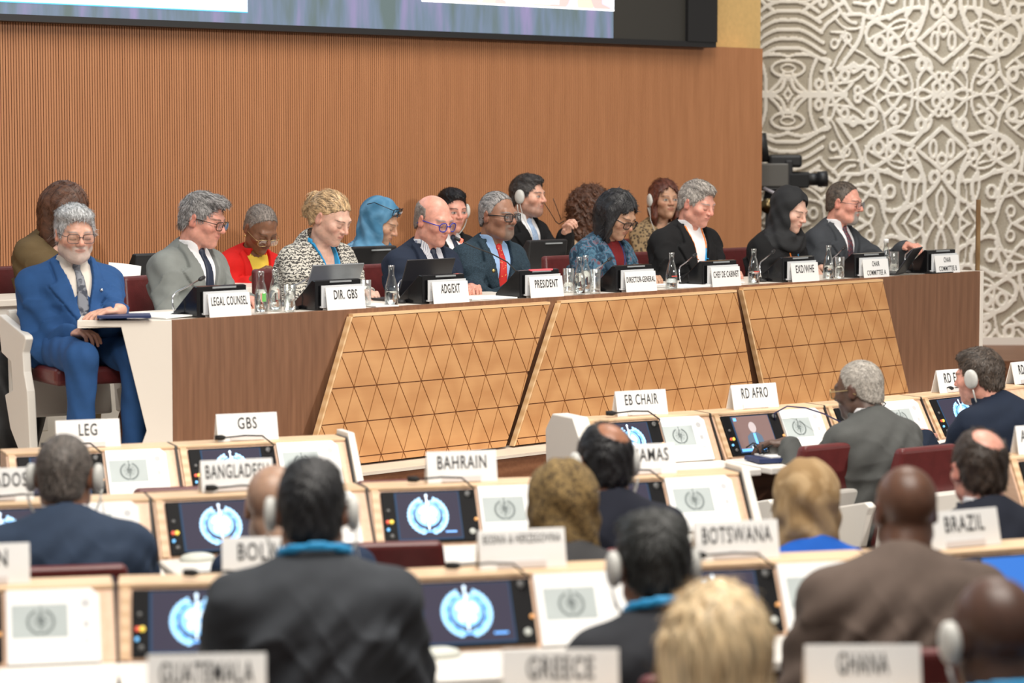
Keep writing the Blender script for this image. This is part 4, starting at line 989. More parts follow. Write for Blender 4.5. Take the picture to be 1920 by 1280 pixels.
for i, (nm, px, tw, th, _) in enumerate(PODS):
    s_ = pods(px, 560 - .03 * px, .02); TS.append(s_)
    if not TERM: TERM.append(terminal_proto()); t = TERM[0]
    else: t = copy_tree(TERM[0])
    t.matrix_basis = PM(s_ - .012, .045, TZ)
    tag(t, 'black wedge-shaped desk monitor standing behind the %s name plate' % nm, 'monitor', 'desk monitors along the podium')
    if tw is None: txt = [('CHAIR', .62), (nm[6:], .13)]; tw = {'CHAIR': .065, nm[6:]: .165}; th = .027
    else: txt = nm
    nameplate(txt, .222, .099, PM(s_ + .008, .010, TZ), 'white name plate on the podium desk reading %s' % nm, tw, th, tilt=8, voff=.48 if i else .5, group='name plates along the podium', foot=False)
    # gooseneck microphone beside each monitor
    base = (-.175, .10, 0); on = nm == 'PRESIDENT'
    mc = bpy.data.objects.new('microphone', None); COL.objects.link(mc); mc.matrix_basis = PM(s_ - .012, .045, TZ)
    tag(mc, 'gooseneck microphone with %s beside the %s monitor' % ('glowing red ring' if on else 'slim chrome neck', nm), 'microphone', 'podium microphones')
    if on: pts = [(.03, .17, .10), (-.02, .20, .16), (-.10, .235, .205), (-.18, .265, .235), (-.235, .285, .262)]
    else: pts = [(-.155, .12, .0), (-.165, .125, .05), (-.158, .135, .083), (-.115, .165, .100), (-.03, .20, .118), (.06, .235, .142)]
    MB().lathe([(.024, 0), (.024, .010), (.010, .016)], 14, (pts[0][0], pts[0][1], 0)).build('base', black_mat, mc, True)
    if on: pts = [(pts[0][0], pts[0][1], .012)] + pts
    MB().tube(pts, .0034, 8).build('neck', chrome if not on else black_mat, mc, True)
    h0, h1 = Vector(pts[-1]), Vector(pts[-1]) + (Vector(pts[-1]) - Vector(pts[-2])).normalized() * .042
    MB().tube([h0, h0.lerp(h1, .3), h1], [.006, .0095, .0085], 10).build('capsule', black_mat, mc, True)
    if on: MB().tube([h0.lerp(h1, .05), h0.lerp(h1, .35)], [.0125, .0125], 12).build('light_ring', M('red_ring', (.6, .05, .03), .3, emit=(1, .12, .07), estr=2.2), mc, True)
    if on: MB().box((s_ * 0 - .06, -.004, .1255), (.085, .012, .1325)).build('mic_light', M('red_bar', (.6, .05, .05), .3, emit=(1, .10, .12), estr=1.3), t)
# bottles and glasses
BOT = []; GLS = []
def bottle(px, b, full, label, cap=False, logo=None):
    s_ = pods(px, 560, b) if False else None
    lo_, hi_ = -1.5, PL + 1
    for _ in range(40):
        mid = (lo_ + hi_) / 2
        if proj(pod(mid, b, TZ))[0] < px: lo_ = mid
        else: hi_ = mid
    s_ = lo_
    r = empty('water_bottle', pod(s_, b, TZ), PROT); tag(r, label, 'bottle', 'water bottles on the podium')
    H_ = .182
    pr = [(.0, .001), (.029, .001), (.0305, .006), (.0305, .055), (.029, .080), (.020, .118), (.0135, .140), (.0125, .165), (.0140, .167), (.0140, H_)]
    pin = [(max(a - .0022, 0), z if z < H_ - .001 else z) for a, z in pr][::-1]; pin[-1] = (0, .006); pin[-2] = (.027, .006)
    g_ = MB().lathe([(max(a, 1e-4), z) for a, z in pr] + [(max(a, 1e-4), z) for a, z in pin], 20); g_.build('glass_body', glass, r, True)
    lv = .018 + full * .115; wp = [(max(a - .0030, 1e-4), z) for a, z in pr if .006 <= z < lv]; wp = [(1e-4, .0075), (.0262, .0075)] + wp[1:] + [(float(np.interp(lv, [p[1] for p in pr], [p[0] for p in pr])) - .003, lv), (1e-4, lv)]
    MB().lathe(wp, 20).build('water', waterm, r, True)
    if cap: MB().lathe([(.0145, .166), (.0150, .185), (.013, .188)], 16).build('cap', M('white_cap', (.8, .8, .8), .4), r, True)
    if logo:
        zs = (.052, .092) if logo.name.startswith('green') else (.062, .072); aw = .30 if zs[0] < .06 else .55; q = MB(); vs = []
        for i in range(7):
            th = -math.pi / 2 - .25 + aw * (i / 3 - 1); vs += [(.0311 * math.cos(th), .0311 * math.sin(th), zs[0]), (.0311 * math.cos(th), .0311 * math.sin(th), zs[1] - .004)]
        q.add(vs, [(2 * i, 2 * i + 2, 2 * i + 3, 2 * i + 1) for i in range(6)]).build('label_print', logo, r, True)
    return r
def tumbler(px, b, label, full=.5):
    lo_, hi_ = -1.5, PL + 1
    for _ in range(40):
        mid = (lo_ + hi_) / 2
        if proj(pod(mid, b, TZ))[0] < px: lo_ = mid
        else: hi_ = mid
    r = empty('drinking_glass', pod(lo_, b, TZ), PROT); tag(r, label, 'glass', 'drinking glasses on the podium')
    MB().lathe([(1e-4, 0), (.025, 0), (.0275, .118), (.0263, .118), (.0238, .008), (1e-4, .008)], 22).build('glass_body', glass, r, True)
    if full: MB().lathe([(1e-4, .0085), (.0234, .0085), (.0234 + .0024 * full, .01 + .1 * full), (1e-4, .01 + .1 * full)], 20).build('water', waterm, r, True)
gr = M('green_print', (.15, .55, .12), .5); rdp = M('red_print', (.6, .08, .06), .5)
bottle(490, .07, .75, 'water bottle with green print, first from the desk end', logo=gr); bottle(516, .15, .8, 'water bottle between the green-printed bottle and a glass')
tumbler(543, .06, 'full water glass left of the DIR. GBS monitor', .8); tumbler(685, .12, 'empty water glass right of the DIR. GBS plate', .0)
bottle(734, .05, .42, 'half-empty water bottle left of the ADG/EXT monitor'); bottle(1086, .05, .75, 'nearer of two water bottles right of the PRESIDENT plate'); bottle(1098, .13, .8, 'farther of two water bottles right of the PRESIDENT plate')
tumbler(1116, .05, 'water glass left of the DIRECTOR-GENERAL monitor', .15); tumbler(1066, .20, 'water glass behind the right edge of the PRESIDENT monitor', .4); tumbler(1197, .26, 'water glass behind the DIRECTOR-GENERAL monitor', .0)
bottle(1259, .05, .30, 'water bottle with red print left of the CHEF DE CABINET monitor', logo=rdp); tumbler(1357, .26, 'water glass behind the CHEF DE CABINET monitor', .3)
bottle(1413, .05, .40, 'water bottle with red print left of the EXD/WHE monitor', logo=rdp); bottle(1553, .05, .5, 'uncapped water bottle right of the EXD/WHE plate'); tumbler(1574, .05, 'water glass left of the CHAIR COMMITTEE A monitor', .6)
bottle(1661, .30, .6, 'white-capped water bottle behind the CHAIR COMMITTEE A monitor', cap=True); tumbler(1676, .24, 'water glass beside the white-capped bottle', .4)

def laptop(mx, label, wl=.30, hl=.20, back=(.25, .27, .29), scr=None, ang=105):
    r = bpy.data.objects.new('laptop', None); COL.objects.link(r); r.matrix_basis = mx; tag(r, label, 'laptop')
    bm_ = M('laptop_%d' % int(back[0] * 1000), back, .35, metal=.6 if back[0] > .1 else 0)
    MB().box((-wl / 2, -hl, 0), (wl / 2, 0, .012)).build('keyboard_base', bm_, r, bev=.003)
    lid = Matrix.Translation((0, 0, .012)) @ Matrix.Rotation(R(ang - 90), 4, 'X') if False else Matrix.Translation((0, 0, .012)) @ Matrix.Rotation(-R(ang - 90), 4, 'X')
    l = MB().box((-wl / 2, -.001, 0), (wl / 2, .007, hl)).build('lid', bm_, r, bev=.003, mx=lid)
    MB().box((-wl / 2 + .008, -.0025, .010), (wl / 2 - .008, -.0012, hl - .008)).build('display', scr or disp_dark, l)
    return r
def sheet(mx, label, w, h, t=.004, m=paper, cat='paper', name='paper_sheets', group=None, bend=0):
    b = MB(); n = 10; a = []; c = []
    for i in range(n + 1):
        u = i / n; z = bend * math.sin(math.pi * u); a.append((-w / 2 + w * u, z))
    vs = [(x, -h / 2, z) for x, z in a] + [(x, h / 2, z) for x, z in a] + [(x, -h / 2, z + t) for x, z in a] + [(x, h / 2, z + t) for x, z in a]; k = n + 1
    fs = [(i, i + k, i + k + 1, i + 1) for i in range(n)] + [(2 * k + i, 2 * k + i + 1, 3 * k + i + 1, 3 * k + i) for i in range(n)] + [(i, i + 1, 2 * k + i + 1, 2 * k + i) for i in range(n)] + [(k + i, 3 * k + i, 3 * k + i + 1, k + i + 1) for i in range(n)] + [(0, 2 * k, 3 * k, k), (n, k + n, 3 * k + n, 2 * k + n)]
    o = b.add(vs, fs).build(name, m, None, False, mx=mx); return tag(o, label, cat, group)
FL = Matrix.Rotation(math.pi, 4, 'Z')
laptop(PM(pods(585, 540, .34), .24, TZ) @ FL, 'open grey laptop in front of the woman in the knit shawl', back=(.30, .32, .34), ang=115)
laptop(PM(pods(772, 530, .30), .24, TZ) @ FL, 'open black laptop in front of the bald man', back=(.02, .02, .022), ang=112)
laptop(PM(pods(1688, 488, .1), .10, TZ) @ FL @ Matrix.Rotation(R(25), 4, 'Z'), 'black tablet with keyboard cover right of the CHAIR COMMITTEE A plate', .235, .17, back=(.025, .026, .028), ang=125)
sheet(PM(pods(305, 590, .2), .22, TZ + .001) @ Matrix.Rotation(R(8), 4, 'Z'), 'white papers at the left end of the podium desk', .22, .3, .006, bend=.004)
sheet(Matrix.Translation(Vector(at_z(232, 594, TZ + .012))) @ Matrix.Rotation(R(10), 4, 'Z'), 'dark blue folder under the hand of the man in the blue suit', .22, .16, .010, M('navy_folder', (.02, .035, .11), .5), 'folder', 'folder')
for px, b, w_, lb in ((322, .28, .2, 'white papers in front of the man in the grey suit'), (905, .17, .26, 'open white booklet under the hands at the PRESIDENT monitor'), (1330, .24, .34, 'white papers left of the CHEF DE CABINET monitor'), (1285, .14, .3, 'stack of papers behind the red-printed bottle'), (1465, .24, .3, 'white papers left of the EXD/WHE monitor'), (640, .24, .2, 'white paper behind the DIR. GBS monitor'), (705, .10, .12, 'folded white napkin beside the DIR. GBS plate'), (1740, .10, .2, 'dark papers left of the CHAIR COMMITTEE B monitor')):
    sheet(PM(pods(px, 555, b), b, TZ + .001) @ Matrix.Rotation(R(random.uniform(-12, 12)), 4, 'Z'), lb, w_, .2, .012 if 'stack' in lb else .005, paper if 'dark' not in lb else black_mat)

# ------------------------------------------------------------------ second row behind the podium: desk, monitors
rd2 = tag(empty('back_row_desk', pod(0, 1.42, DZ), PROT), 'long white desk of the second row behind the podium seats', 'desk')
RZ = .70
MB().box((-.30, 0, RZ - .03), (PL - .9, .42, RZ)).build('tabletop', cream_lam, rd2, bev=.003)
MB().box((-.30, .02, 0), (PL - .9, .05, RZ - .03)).build('modesty_panel', shell_w, rd2, bev=.002)
for i, (px, py, lb) in enumerate(((700, 462, 'black monitor with yellow note in front of the woman in the blue headscarf'), (1025, 450, 'black monitor with yellow note in front of the man holding glasses'), (345, 470, 'black monitor standing left of the man in the grey suit'))):
    s_, z_ = sp(px, py, 1.50)
    if i == 2: s_, z_ = sp(298, 475, 1.50)
    t = tag(empty('desk_monitor', pod(s_, 1.50, DZ + RZ), PROT), lb, 'monitor', 'monitors on the second-row desk')
    hh = z_ - DZ - RZ; w = .15
    MB().prism([(-w, y, z) for y, z in ((0, 0), (-.02, hh), (.012, hh + .004), (.12, .02), (.12, 0))], [(w, y, z) for y, z in ((0, 0), (-.02, hh), (.012, hh + .004), (.12, .02), (.12, 0))]).build('housing', black_mat, t, bev=.008)
    MB().box((-.03, -.026, hh - .022), (.10, -.018, hh - .014)).build('speaker_slot', M('slot_grey', (.30, .32, .33), .3), t)
    if i < 2:
        MB().box((.055, -.022, .02), (.098, -.018, .088 if i == 0 else .06)).build('sticky_note', M('yellow_note', (.55, .42, .12), .8), t)
        MB().box((-.03, -.022, .045), (-.015, -.016, .075)).build('connector', M('blue_plug', (.02, .05, .2), .5), t)
# ------------------------------------------------------------------ delegates' desks
LZ = .95
def emblem(lw=1.0, disc=True):
    """laurel wreath, globe and staff as a flat mesh of height 1 in the xz plane; slot 0 wreath/lines, slot 1 bright land and staff"""
    b = MB()
    def leaf(c, a, L, w_, mi):
        d = (math.cos(a), math.sin(a)); n_ = (-d[1], d[0]); p = []
        for t, k in ((0, 0), (.3, .8), (.6, 1), (.85, .6), (1, 0), (.85, -.6), (.6, -1), (.3, -.8)): p.append((c[0] + d[0] * L * t + n_[0] * w_ * k, 0, c[1] + d[1] * L * t + n_[1] * w_ * k))
        b.add(p, [tuple(range(8))], mi)
    for sx in (1, -1):
        for i in range(13):
            th = R(-82 + i * 11.5); r_ = .43; c = (sx * r_ * math.cos(th), r_ * math.sin(th) - .03); tang = th + math.pi / 2
            for off, k in ((.42, .0), (-.42, -.005)):
                a = tang - off; a = a if sx > 0 else math.pi - a; leaf((c[0], c[1]), a, .155 if disc else .12, .040 * lw, 3 if off > 0 else (0 if i % 3 else 3))
        b.tube([(sx * .43 * math.cos(R(t)), 0, .43 * math.sin(R(t)) - .03) for t in range(-86, 60, 8)], .012, 4, 0)
    if disc: b.add([(.315 * math.cos(t), .0006, .315 * math.sin(t)) for t in np.linspace(0, 2 * math.pi, 40, endpoint=False)], [tuple(range(40))], 2)
    for rr in (.30, .225, .15, .08):
        n = 36; vs = []
        for k in range(n): th = 2 * math.pi * k / n; vs += [(rr * math.cos(th), 0, rr * math.sin(th)), ((rr - .012) * math.cos(th), 0, (rr - .012) * math.sin(th))]
        b.add(vs, [(2 * k, 2 * ((k + 1) % n), 2 * ((k + 1) % n) + 1, 2 * k + 1) for k in range(n)], 0)
    for k in range(4):
        th = k * math.pi / 4; d = (math.cos(th), math.sin(th)); n_ = (-d[1] * .006, d[0] * .006)
        b.add([(d[0] * .3 + n_[0], 0, d[1] * .3 + n_[1]), (-d[0] * .3 + n_[0], 0, -d[1] * .3 + n_[1]), (-d[0] * .3 - n_[0], 0, -d[1] * .3 - n_[1]), (d[0] * .3 - n_[0], 0, d[1] * .3 - n_[1])], [(0, 1, 2, 3)], 0)
    land = [[(-.26, .08), (-.2, .2), (-.08, .27), (-.02, .2), (-.05, .1), (-.12, .03), (-.2, .02)], [(.03, .12), (.1, .24), (.2, .2), (.28, .06), (.24, -.06), (.15, -.02), (.08, .02), (.02, .04)], [(-.2, -.04), (-.1, .0), (-.03, -.06), (-.06, -.16), (-.12, -.27), (-.2, -.2)], [(.05, -.06), (.13, -.09), (.2, -.10), (.22, -.18), (.12, -.28), (.06, -.2)], [(-.05, .02), (.04, .03), (.04, -.05), (-.04, -.06)]]
    for l in land: b.add([(x * (.2 + .64 * lw), -.0006, z * (.2 + .64 * lw)) for x, z in l[::-1]], [tuple(range(len(l)))], 1)
    b.add([(x, -.0008, z) for x, z in ((-.018, -.40), (.018, -.40), (.018, .47), (.04, .50), (.0, .55), (-.04, .50), (-.018, .47))], [tuple(range(7))], 1)
    b.tube([(.055 * math.sin(t * 2.2), -.001, -.25 + t * .17) for t in np.linspace(0, 3.6, 26)], .017, 4, 1)
    b.add([(x, -.0005, z) for x, z in ((-.16, -.47), (.16, -.47), (.13, -.42), (-.13, -.42))], [(0, 1, 2, 3)], 0)
    me = bpy.data.meshes.new('emblem'); me.from_pydata(b.v, [], b.f); me.update(); return me, b.m
EM, EMI = emblem(); EP, EPI = emblem(.45, False)
def emblem_obj(name, mats, parent, mx):
    me = (EP if 'print' in name else EM).copy(); o = link(name, me, mats, parent, mx=mx); me.polygons.foreach_set('material_index', EPI if 'print' in name else EMI); return o
RISE, RUN = .16, .095
SL = math.hypot(RISE, RUN); SA = math.atan2(RISE, RUN)
CON = {}
disp_leaf = mat('display_pale_blue', (.3, .6, .9), .3, emit=(.30, .62, 1.0), estr=1.15)
disp_mid = mat('display_mid_blue', (.2, .5, .8), .3, emit=(.20, .50, .95), estr=1.0)
def console(key, pa, pb, label, ends=(False, False), monitor='emblem', mic=True, booklet=True, group=None, blabel=None, bshift=0, slide=0):
    A = at_z(pa[0], pa[1], LZ); B = at_z(pb[0], pb[1], LZ); L = float(np.linalg.norm(B - A)); rz = math.atan2(B[1] - A[1], B[0] - A[0])
    r = tag(empty('delegate_desk', (A[0], A[1], 0), rz), label, 'desk', group)
    g = .005; h0 = LZ - RISE
    # carcass: ledge, sloped front, modesty panel   (y positive = far side, negative = towards the sitter)
    prof = [(.12, LZ), (.002, LZ), (-RUN, h0), (-RUN, h0 - .035), (.12, h0 - .035)]
    MB().prism([(g, y, z) for y, z in prof], [(L - g, y, z) for y, z in prof]).build('console', oak_slope, r, bev=.002)
    MB().box((g, -.002, LZ), (L - g, .125, LZ + .012)).build('ledge', oak_light, r, bev=.003)
    MB().box((g, .095, 0.02), (L - g, .118, h0 - .03)).build('modesty_panel', riser_wood, r)
    pj = [(.122, LZ + .0125), (.0, LZ + .0125), (-RUN - .004, h0 + .001), (-RUN - .004, h0 - .03), (.122, h0 - .03)]
    MB().prism([(L - .0045, y, z) for y, z in pj], [(L + .001, y, z) for y, z in pj]).build('joint_strip', black_mat, r)
    MB().box((g * .4, -RUN - .30, h0 - .034), (L - g * .4, -RUN + .004, h0 - .004)).build('worktop', white_lam, r, bev=.008, seg=3)
    # frame strip of light oak round the monitor
    SM = Matrix.Translation((0, 0, LZ)) @ Matrix.Rotation(-(math.pi / 2 - SA), 4, 'X')   # local z down-slope is -z ; y is into the desk
    # slope frame: x along, -z downwards along the slope, -y outwards
    SMx = Matrix(((1, 0, 0, 0), (0, math.sin(SA), RUN / SL, 0), (0, -math.cos(SA), RISE / SL, LZ), (0, 0, 0, 1)))
    SMx = Matrix(((1, 0, 0, 0), (0, RISE / SL, RUN / SL, 0), (0, -RUN / SL, RISE / SL, LZ), (0, 0, 0, 1)))
    MB().box((.012, -.010, -SL), (.034, .0, .0)).build('frame_strip', oak_light, r, mx=SMx)
    x0, x1 = .040, .56 * L
    mo = MB().box((x0, -.012, -SL + .004), (x1, .0, -.008)).build('monitor', mon_black, r, bev=.003, mx=SMx)
    dx0, dx1 = x0 + .048, x1 - .058
    MB().box((dx0, -.0136, -SL + .016), (dx1, -.0122, -.017)).build('display', disp_dark, mo)
    MB().box((dx0 - .006, -.0130, -SL + .011), (dx1 + .004, -.0121, -.015)).build('display_edge', disp_frame, mo)
    cx = (dx0 + dx1) / 2 - .004
    if monitor == 'emblem':
        emblem_obj('emblem', [disp_blue, disp_white, disp_mid, disp_leaf], mo, Matrix.Translation((cx, -.0142, -SL / 2 + .002)) @ Matrix.Diagonal((.128, .05, .128, 1)))
        MB().box((dx1 - .052, -.0142, -SL + .033), (dx1 - .016, -.0138, -SL + .038)).build('display_caption', disp_blue, mo)
    elif monitor == 'video':
        MB().box((dx0, -.0139, -SL + .016), (dx1, -.0137, -.017)).build('video_ground', mat('video_brown', (.1, .06, .05), .4, emit=(.16, .10, .10), estr=1), mo)
        MB().prism([(cx + x, -.0145, -SL / 2 + z) for x, z in ((-.045, -.062), (.04, -.062), (.034, -.012), (.016, .004), (-.014, .004), (-.036, -.012))], [(cx + x, -.0140, -SL / 2 + z) for x, z in ((-.045, -.062), (.04, -.062), (.034, -.012), (.016, .004), (-.014, .004), (-.036, -.012))]).build('video_suit', mat('video_suit_blue', (.05, .07, .1), .4, emit=(.07, .11, .17), estr=1), mo)
        b = MB(); b.add([(cx + .018 * math.cos(t), -.0149, -SL / 2 + .026 + .024 * math.sin(t)) for t in np.linspace(0, 6.28, 16, endpoint=False)][::1], [tuple(range(16))]); b.build('video_head', mat('video_skin', (.3, .25, .25), .4, emit=(.36, .32, .33), estr=1), mo)
        MB().box((cx - .006, -.0149, -SL / 2 - .05), (cx + .006, -.0146, -SL / 2)).build('video_shirt', disp_blue, mo)
        MB().box((cx - .03, -.0151, -SL / 2 - .072), (cx + .03, -.0147, -SL / 2 - .056)).build('video_plate', disp_white, mo)
        MB().box((dx0, -.0149, -SL + .016), (dx1, -.0146, -SL + .028)).build('video_desk', disp_blue, mo); MB().box((dx0 + .004, -.0149, -.036), (dx0 + .018, -.0146, -.022)).build('video_caption', disp_blue, mo)
    for kx, kz, m_, rad in ((x0 + .013, -SL * .60, led_red, .0058), (x0 + .025, -SL * .60, led_yel, .0068), (x0 + .018, -SL * .40, grey_knob, .006), (x0 + .022, -SL * .86, grey_knob, .007), (x1 - .008, -SL * .60, led_ora, .0055), (x1 - .026, -SL * .14, grey_knob, .010), (x1 - .024, -SL * .82, grey_pl, .010), (x0 + .012, -SL * .74, led_cyan, .005)):
        b = MB().lathe([(rad, 0), (rad, .004), (rad * .7, .0055)], 14); k = b.build('button', m_, mo, True, mx=Matrix.Translation((kx, -.012, kz)) @ Matrix.Rotation(R(90), 4, 'X'))
    if mic:
        bx = x1 - .02; pts = [SMx @ Vector((bx, -.010, -.035)), SMx @ Vector((bx + .012, -.04, -.02)), Vector((bx - .02, -.005, LZ + .034)), Vector((bx - .08, .012, LZ + .036)), Vector((bx - .15, .024, LZ + .030))]
        P_ = []
        for i in range(len(pts) - 1):
            for t in (0, .5): P_.append(pts[i].lerp(pts[i + 1], t))
        P_.append(pts[-1]); mm = MB().tube(P_, .0030, 7).build('microphone', black_rub, r, True)
        e = pts[-1]; MB().tube([e, e + Vector((-.012, .004, .0)), e + Vector((-.036, .012, .0))], [.006, .0105, .009], 10).build('capsule', black_rub, mm, True)
    if ends[1]:
        pr = [(.13, LZ + .03), (-.0, LZ + .03), (-RUN - .02, h0 + .01), (-RUN - .25, h0 - .05), (-RUN - .1, 0), (.13, 0)]
        MB().prism([(L + .004, y, z) for y, z in pr], [(L + .030, y, z) for y, z in pr]).build('end_panel', shell_w, r, bev=.003)
    if ends[0]:
        pr = [(.20, LZ - .04), (.14, LZ + .028), (-.03, LZ + .028), (-RUN - .06, h0 + .02), (-RUN - .24, h0 - .06), (-RUN - .1, 0), (.16, 0)]
        MB().prism([(-.075, y, z) for y, z in pr], [(-.004, y, z) for y, z in pr]).build('end_panel', shell_w, r, bev=.006)
    RM = Matrix.Translation((A[0], A[1], 0)) @ Matrix.Rotation(rz, 4, 'Z')
    CON[key] = (A, B, L, rz, RM)
    if booklet:
        bx0 = .575 * L + bshift; bw = .255 if L > .5 else .44 * L; bw = min(bw, L - bx0 - .042)
        t = bpy.data.objects.new('document_stack', None); COL.objects.link(t); t.matrix_basis = RM @ SMx @ Matrix.Translation((bx0 + bw / 2, 0, 0)); t.empty_display_size = .03
        tag(t, blabel or ('white booklet with grey emblem picture on ' + label), 'booklet', 'white booklets on the delegates desks')
        q = MB(); hw = bw / 2; z0 = -SL - .004; rr = .02
        pl = [(-hw, z0), (hw, z0), (hw, -rr), (hw - rr, .0), (-hw, .0)]
        q.prism([(x, -.014, z) for x, z in pl], [(x, -.0015, z) for x, z in pl]).build('cover', paper, t, bev=.001)
        MB().box((-.10, -.0144, -.125), (.035, -.0141, -.040)).build('picture', paper_g, t)
        emblem_obj('emblem_print', [ink_g, ink_g, paper_g, ink_g], t, Matrix.Translation((-.030, -.0149, -.082)) @ Matrix.Diagonal((.072, .05, .072, 1)))
        MB().disc((hw - .034, -.0145, -.040), .011, 12, (1, 0, 0), (0, 0, 1)).build('marginal_seal', ink_lg, t)
        for z0_, z1_ in ((-.102, -.086), (-.140, -.134)): MB().box((hw - .040, -.0146, z0_), (hw - .027, -.0141, z1_)).build('marginal_print', ink_lg, t)
    return r
def plate_on(key, px, txt, label, tw, th=.042, w_=.228, h_=.100, tilt=14, voff=.44, rot=0, dy=.045):
    A, B, L, rz, RM = CON[key]; lo_, hi_ = -.6, L + .6
    for _ in range(40):
        mid = (lo_ + hi_) / 2; q = RM @ Vector((mid, dy, LZ + .012))
        if proj(np.array(q))[0] < px: lo_ = mid
        else: hi_ = mid
    return nameplate(txt, w_, h_, RM @ Matrix.Translation((lo_, dy, LZ + .013)) @ Matrix.Rotation(R(rot), 4, 'Z'), label, tw, th, tilt=tilt, voff=voff, group='name plates on the delegates desks')
dg = 'desks of the delegates'
console('LEG', (8, 855.5), (330, 841.5), 'the desk unit behind the LEG plate', blabel='white booklet on the desk unit with the LEG plate', group=dg)
console('GBS', (330, 841.5), (650, 826.5), 'the white-ended desk unit behind the GBS plate', (False, True), group=dg, blabel='white booklet on the desk unit with the GBS plate')
console('EB', (1098, 793), (1332, 780), 'the desk unit with a white left end panel, under the EB CHAIR plate', (True, False), group=dg, blabel='white booklet on the desk unit with the EB CHAIR plate')
console('AFRO', (1332, 780), (1546, 765), 'the desk unit whose screen shows a man speaking, under the RD AFRO plate', monitor='video', group=dg, mic=False, blabel='white booklet beside the screen showing a man speaking')
console('EMRO', (1546, 765), (1727, 749), 'the desk unit hidden behind the man in the grey suit jacket', group=dg, blabel='white booklet between the man in grey and the man in navy')
console('EURO', (1727, 749), (1925, 727), 'the desk unit in front of the navy-suited man with earphones', group=dg, booklet=False)
console('BARB', (-125, 956), (283, 940.5), 'the desk unit in front of the grey-haired man in dark blue', group=dg, blabel='white booklet beside the elbow of the grey-haired man in dark blue')
console('BANG', (283, 940.5), (688, 921), 'the desk unit under the BANGLADESH plate', group=dg, blabel='white booklet hidden behind the black-haired man in charcoal')
console('BAHR', (688, 921), (1042, 909), 'the desk unit under the BAHRAIN plate', group=dg, blabel='white booklet on the desk unit with the BAHRAIN plate')
console('BAHA', (1042, 909), (1388, 891.5), 'the white-ended desk unit under the BAHAMAS plate', (False, True), group=dg, blabel='white booklet on the desk unit with the BAHAMAS plate')
console('AZER', (1888, 864), (2290, 842), 'the desk unit at the right edge under the A plate', (False, False), group=dg, booklet=False)
console('BENI', (-275, 1121), (217, 1103), 'the desk unit under the plate ending in N', group=dg, blabel='large white booklet on the nearest left desk unit')
console('BOLI', (217, 1103), (722, 1092), 'the desk unit under the BOLIVIA plate', group=dg, booklet=False)
console('BOSN', (722, 1092), (1195, 1071), 'the desk unit under the long-named plate', group=dg, blabel='white booklet on the desk unit with the long-named plate')
console('BOTS', (1195, 1071), (1640, 1052), 'the desk unit under the BOTSWANA plate', group=dg, blabel='white booklet at the elbow of the bald man in brown')
console('BRAZ', (1640, 1052), (2080, 1022), 'the desk unit under the BRAZIL plate', group=dg, booklet=False, mic=False)
console('GUAT', (110, 1352), (715, 1340), 'the nearest desk unit at the lower left', group='desks nearest the viewer', booklet=False, mic=False)
console('GREE', (715, 1340), (1340, 1333), 'the nearest desk unit under the GREECE plate', group='desks nearest the viewer', booklet=False, mic=False)
console('GHAN', (1340, 1333), (1960, 1320), 'the nearest desk unit under the GHANA plate', group='desks nearest the viewer', booklet=False, mic=False)
NP = 'white name plate reading %s on a delegate desk'
for k, px, txt, tw, kw in (('LEG', 167, 'LEG', .065, {}), ('GBS', 466, 'GBS', .072, {}), ('EB', 1206, 'EB CHAIR', .15, {}), ('AFRO', 1419, 'RD AFRO', .135, {}), ('EMRO', 1797, 'RD EMRO', .15, {}), ('EURO', 1932, 'RD EURO', .14, {}),
        ('BARB', -8, 'BARBADOS', .19, {}), ('BANG', 447, 'BANGLADESH', .20, {}), ('BAHR', 868, 'BAHRAIN', .16, {}), ('BAHA', 1209, 'BAHAMAS', .18, {}), ('AZER', 1963, 'AZERBAIJAN', .20, {}),
        ('BENI', -32, 'BENIN', .12, {}), ('BOLI', 503, 'BOLIVIA', .15, {}), ('BOSN', 982, 'BOSNIA & HERZEGOVINA', .205, {'th': .022, 'voff': .66}), ('BOTS', 1385, 'BOTSWANA', .19, {}), ('BRAZ', 1814, 'BRAZIL', .13, {'rot': 6}),
        ('GUAT', 388, 'GUATEMALA', .18, {}), ('GREE', 1052, 'GREECE', .13, {}), ('GHAN', 1620, 'GHANA', .10, {'rot': -4})):
    plate_on(k, px, txt, NP % txt, tw, **kw)
# pale computer mice and earpiece pads on the worktops
def dome(key, fx, fy, label):
    A, B, L, rz, RM = CON[key]; r = MB().lathe([(.045, 0), (.048, .006), (.04, .016), (.022, .022), (1e-4, .023)], 22)
    o = r.build('earpiece_pad', M('pale_green_grey', (.62, .64, .58), .45), None, True, mx=RM @ Matrix.Translation((L * fx, fy - RUN, LZ - RISE - .003)) @ Matrix.Diagonal((1.15, .75, 1, 1)))
    tag(o, label, 'earpiece', 'round pads on the worktops')
dome('BANG', .16, -.05, 'round pale pad below the screen left of the bald man in navy'); dome('BOSN', .16, -.05, 'round pale pad below the nearest middle screen')

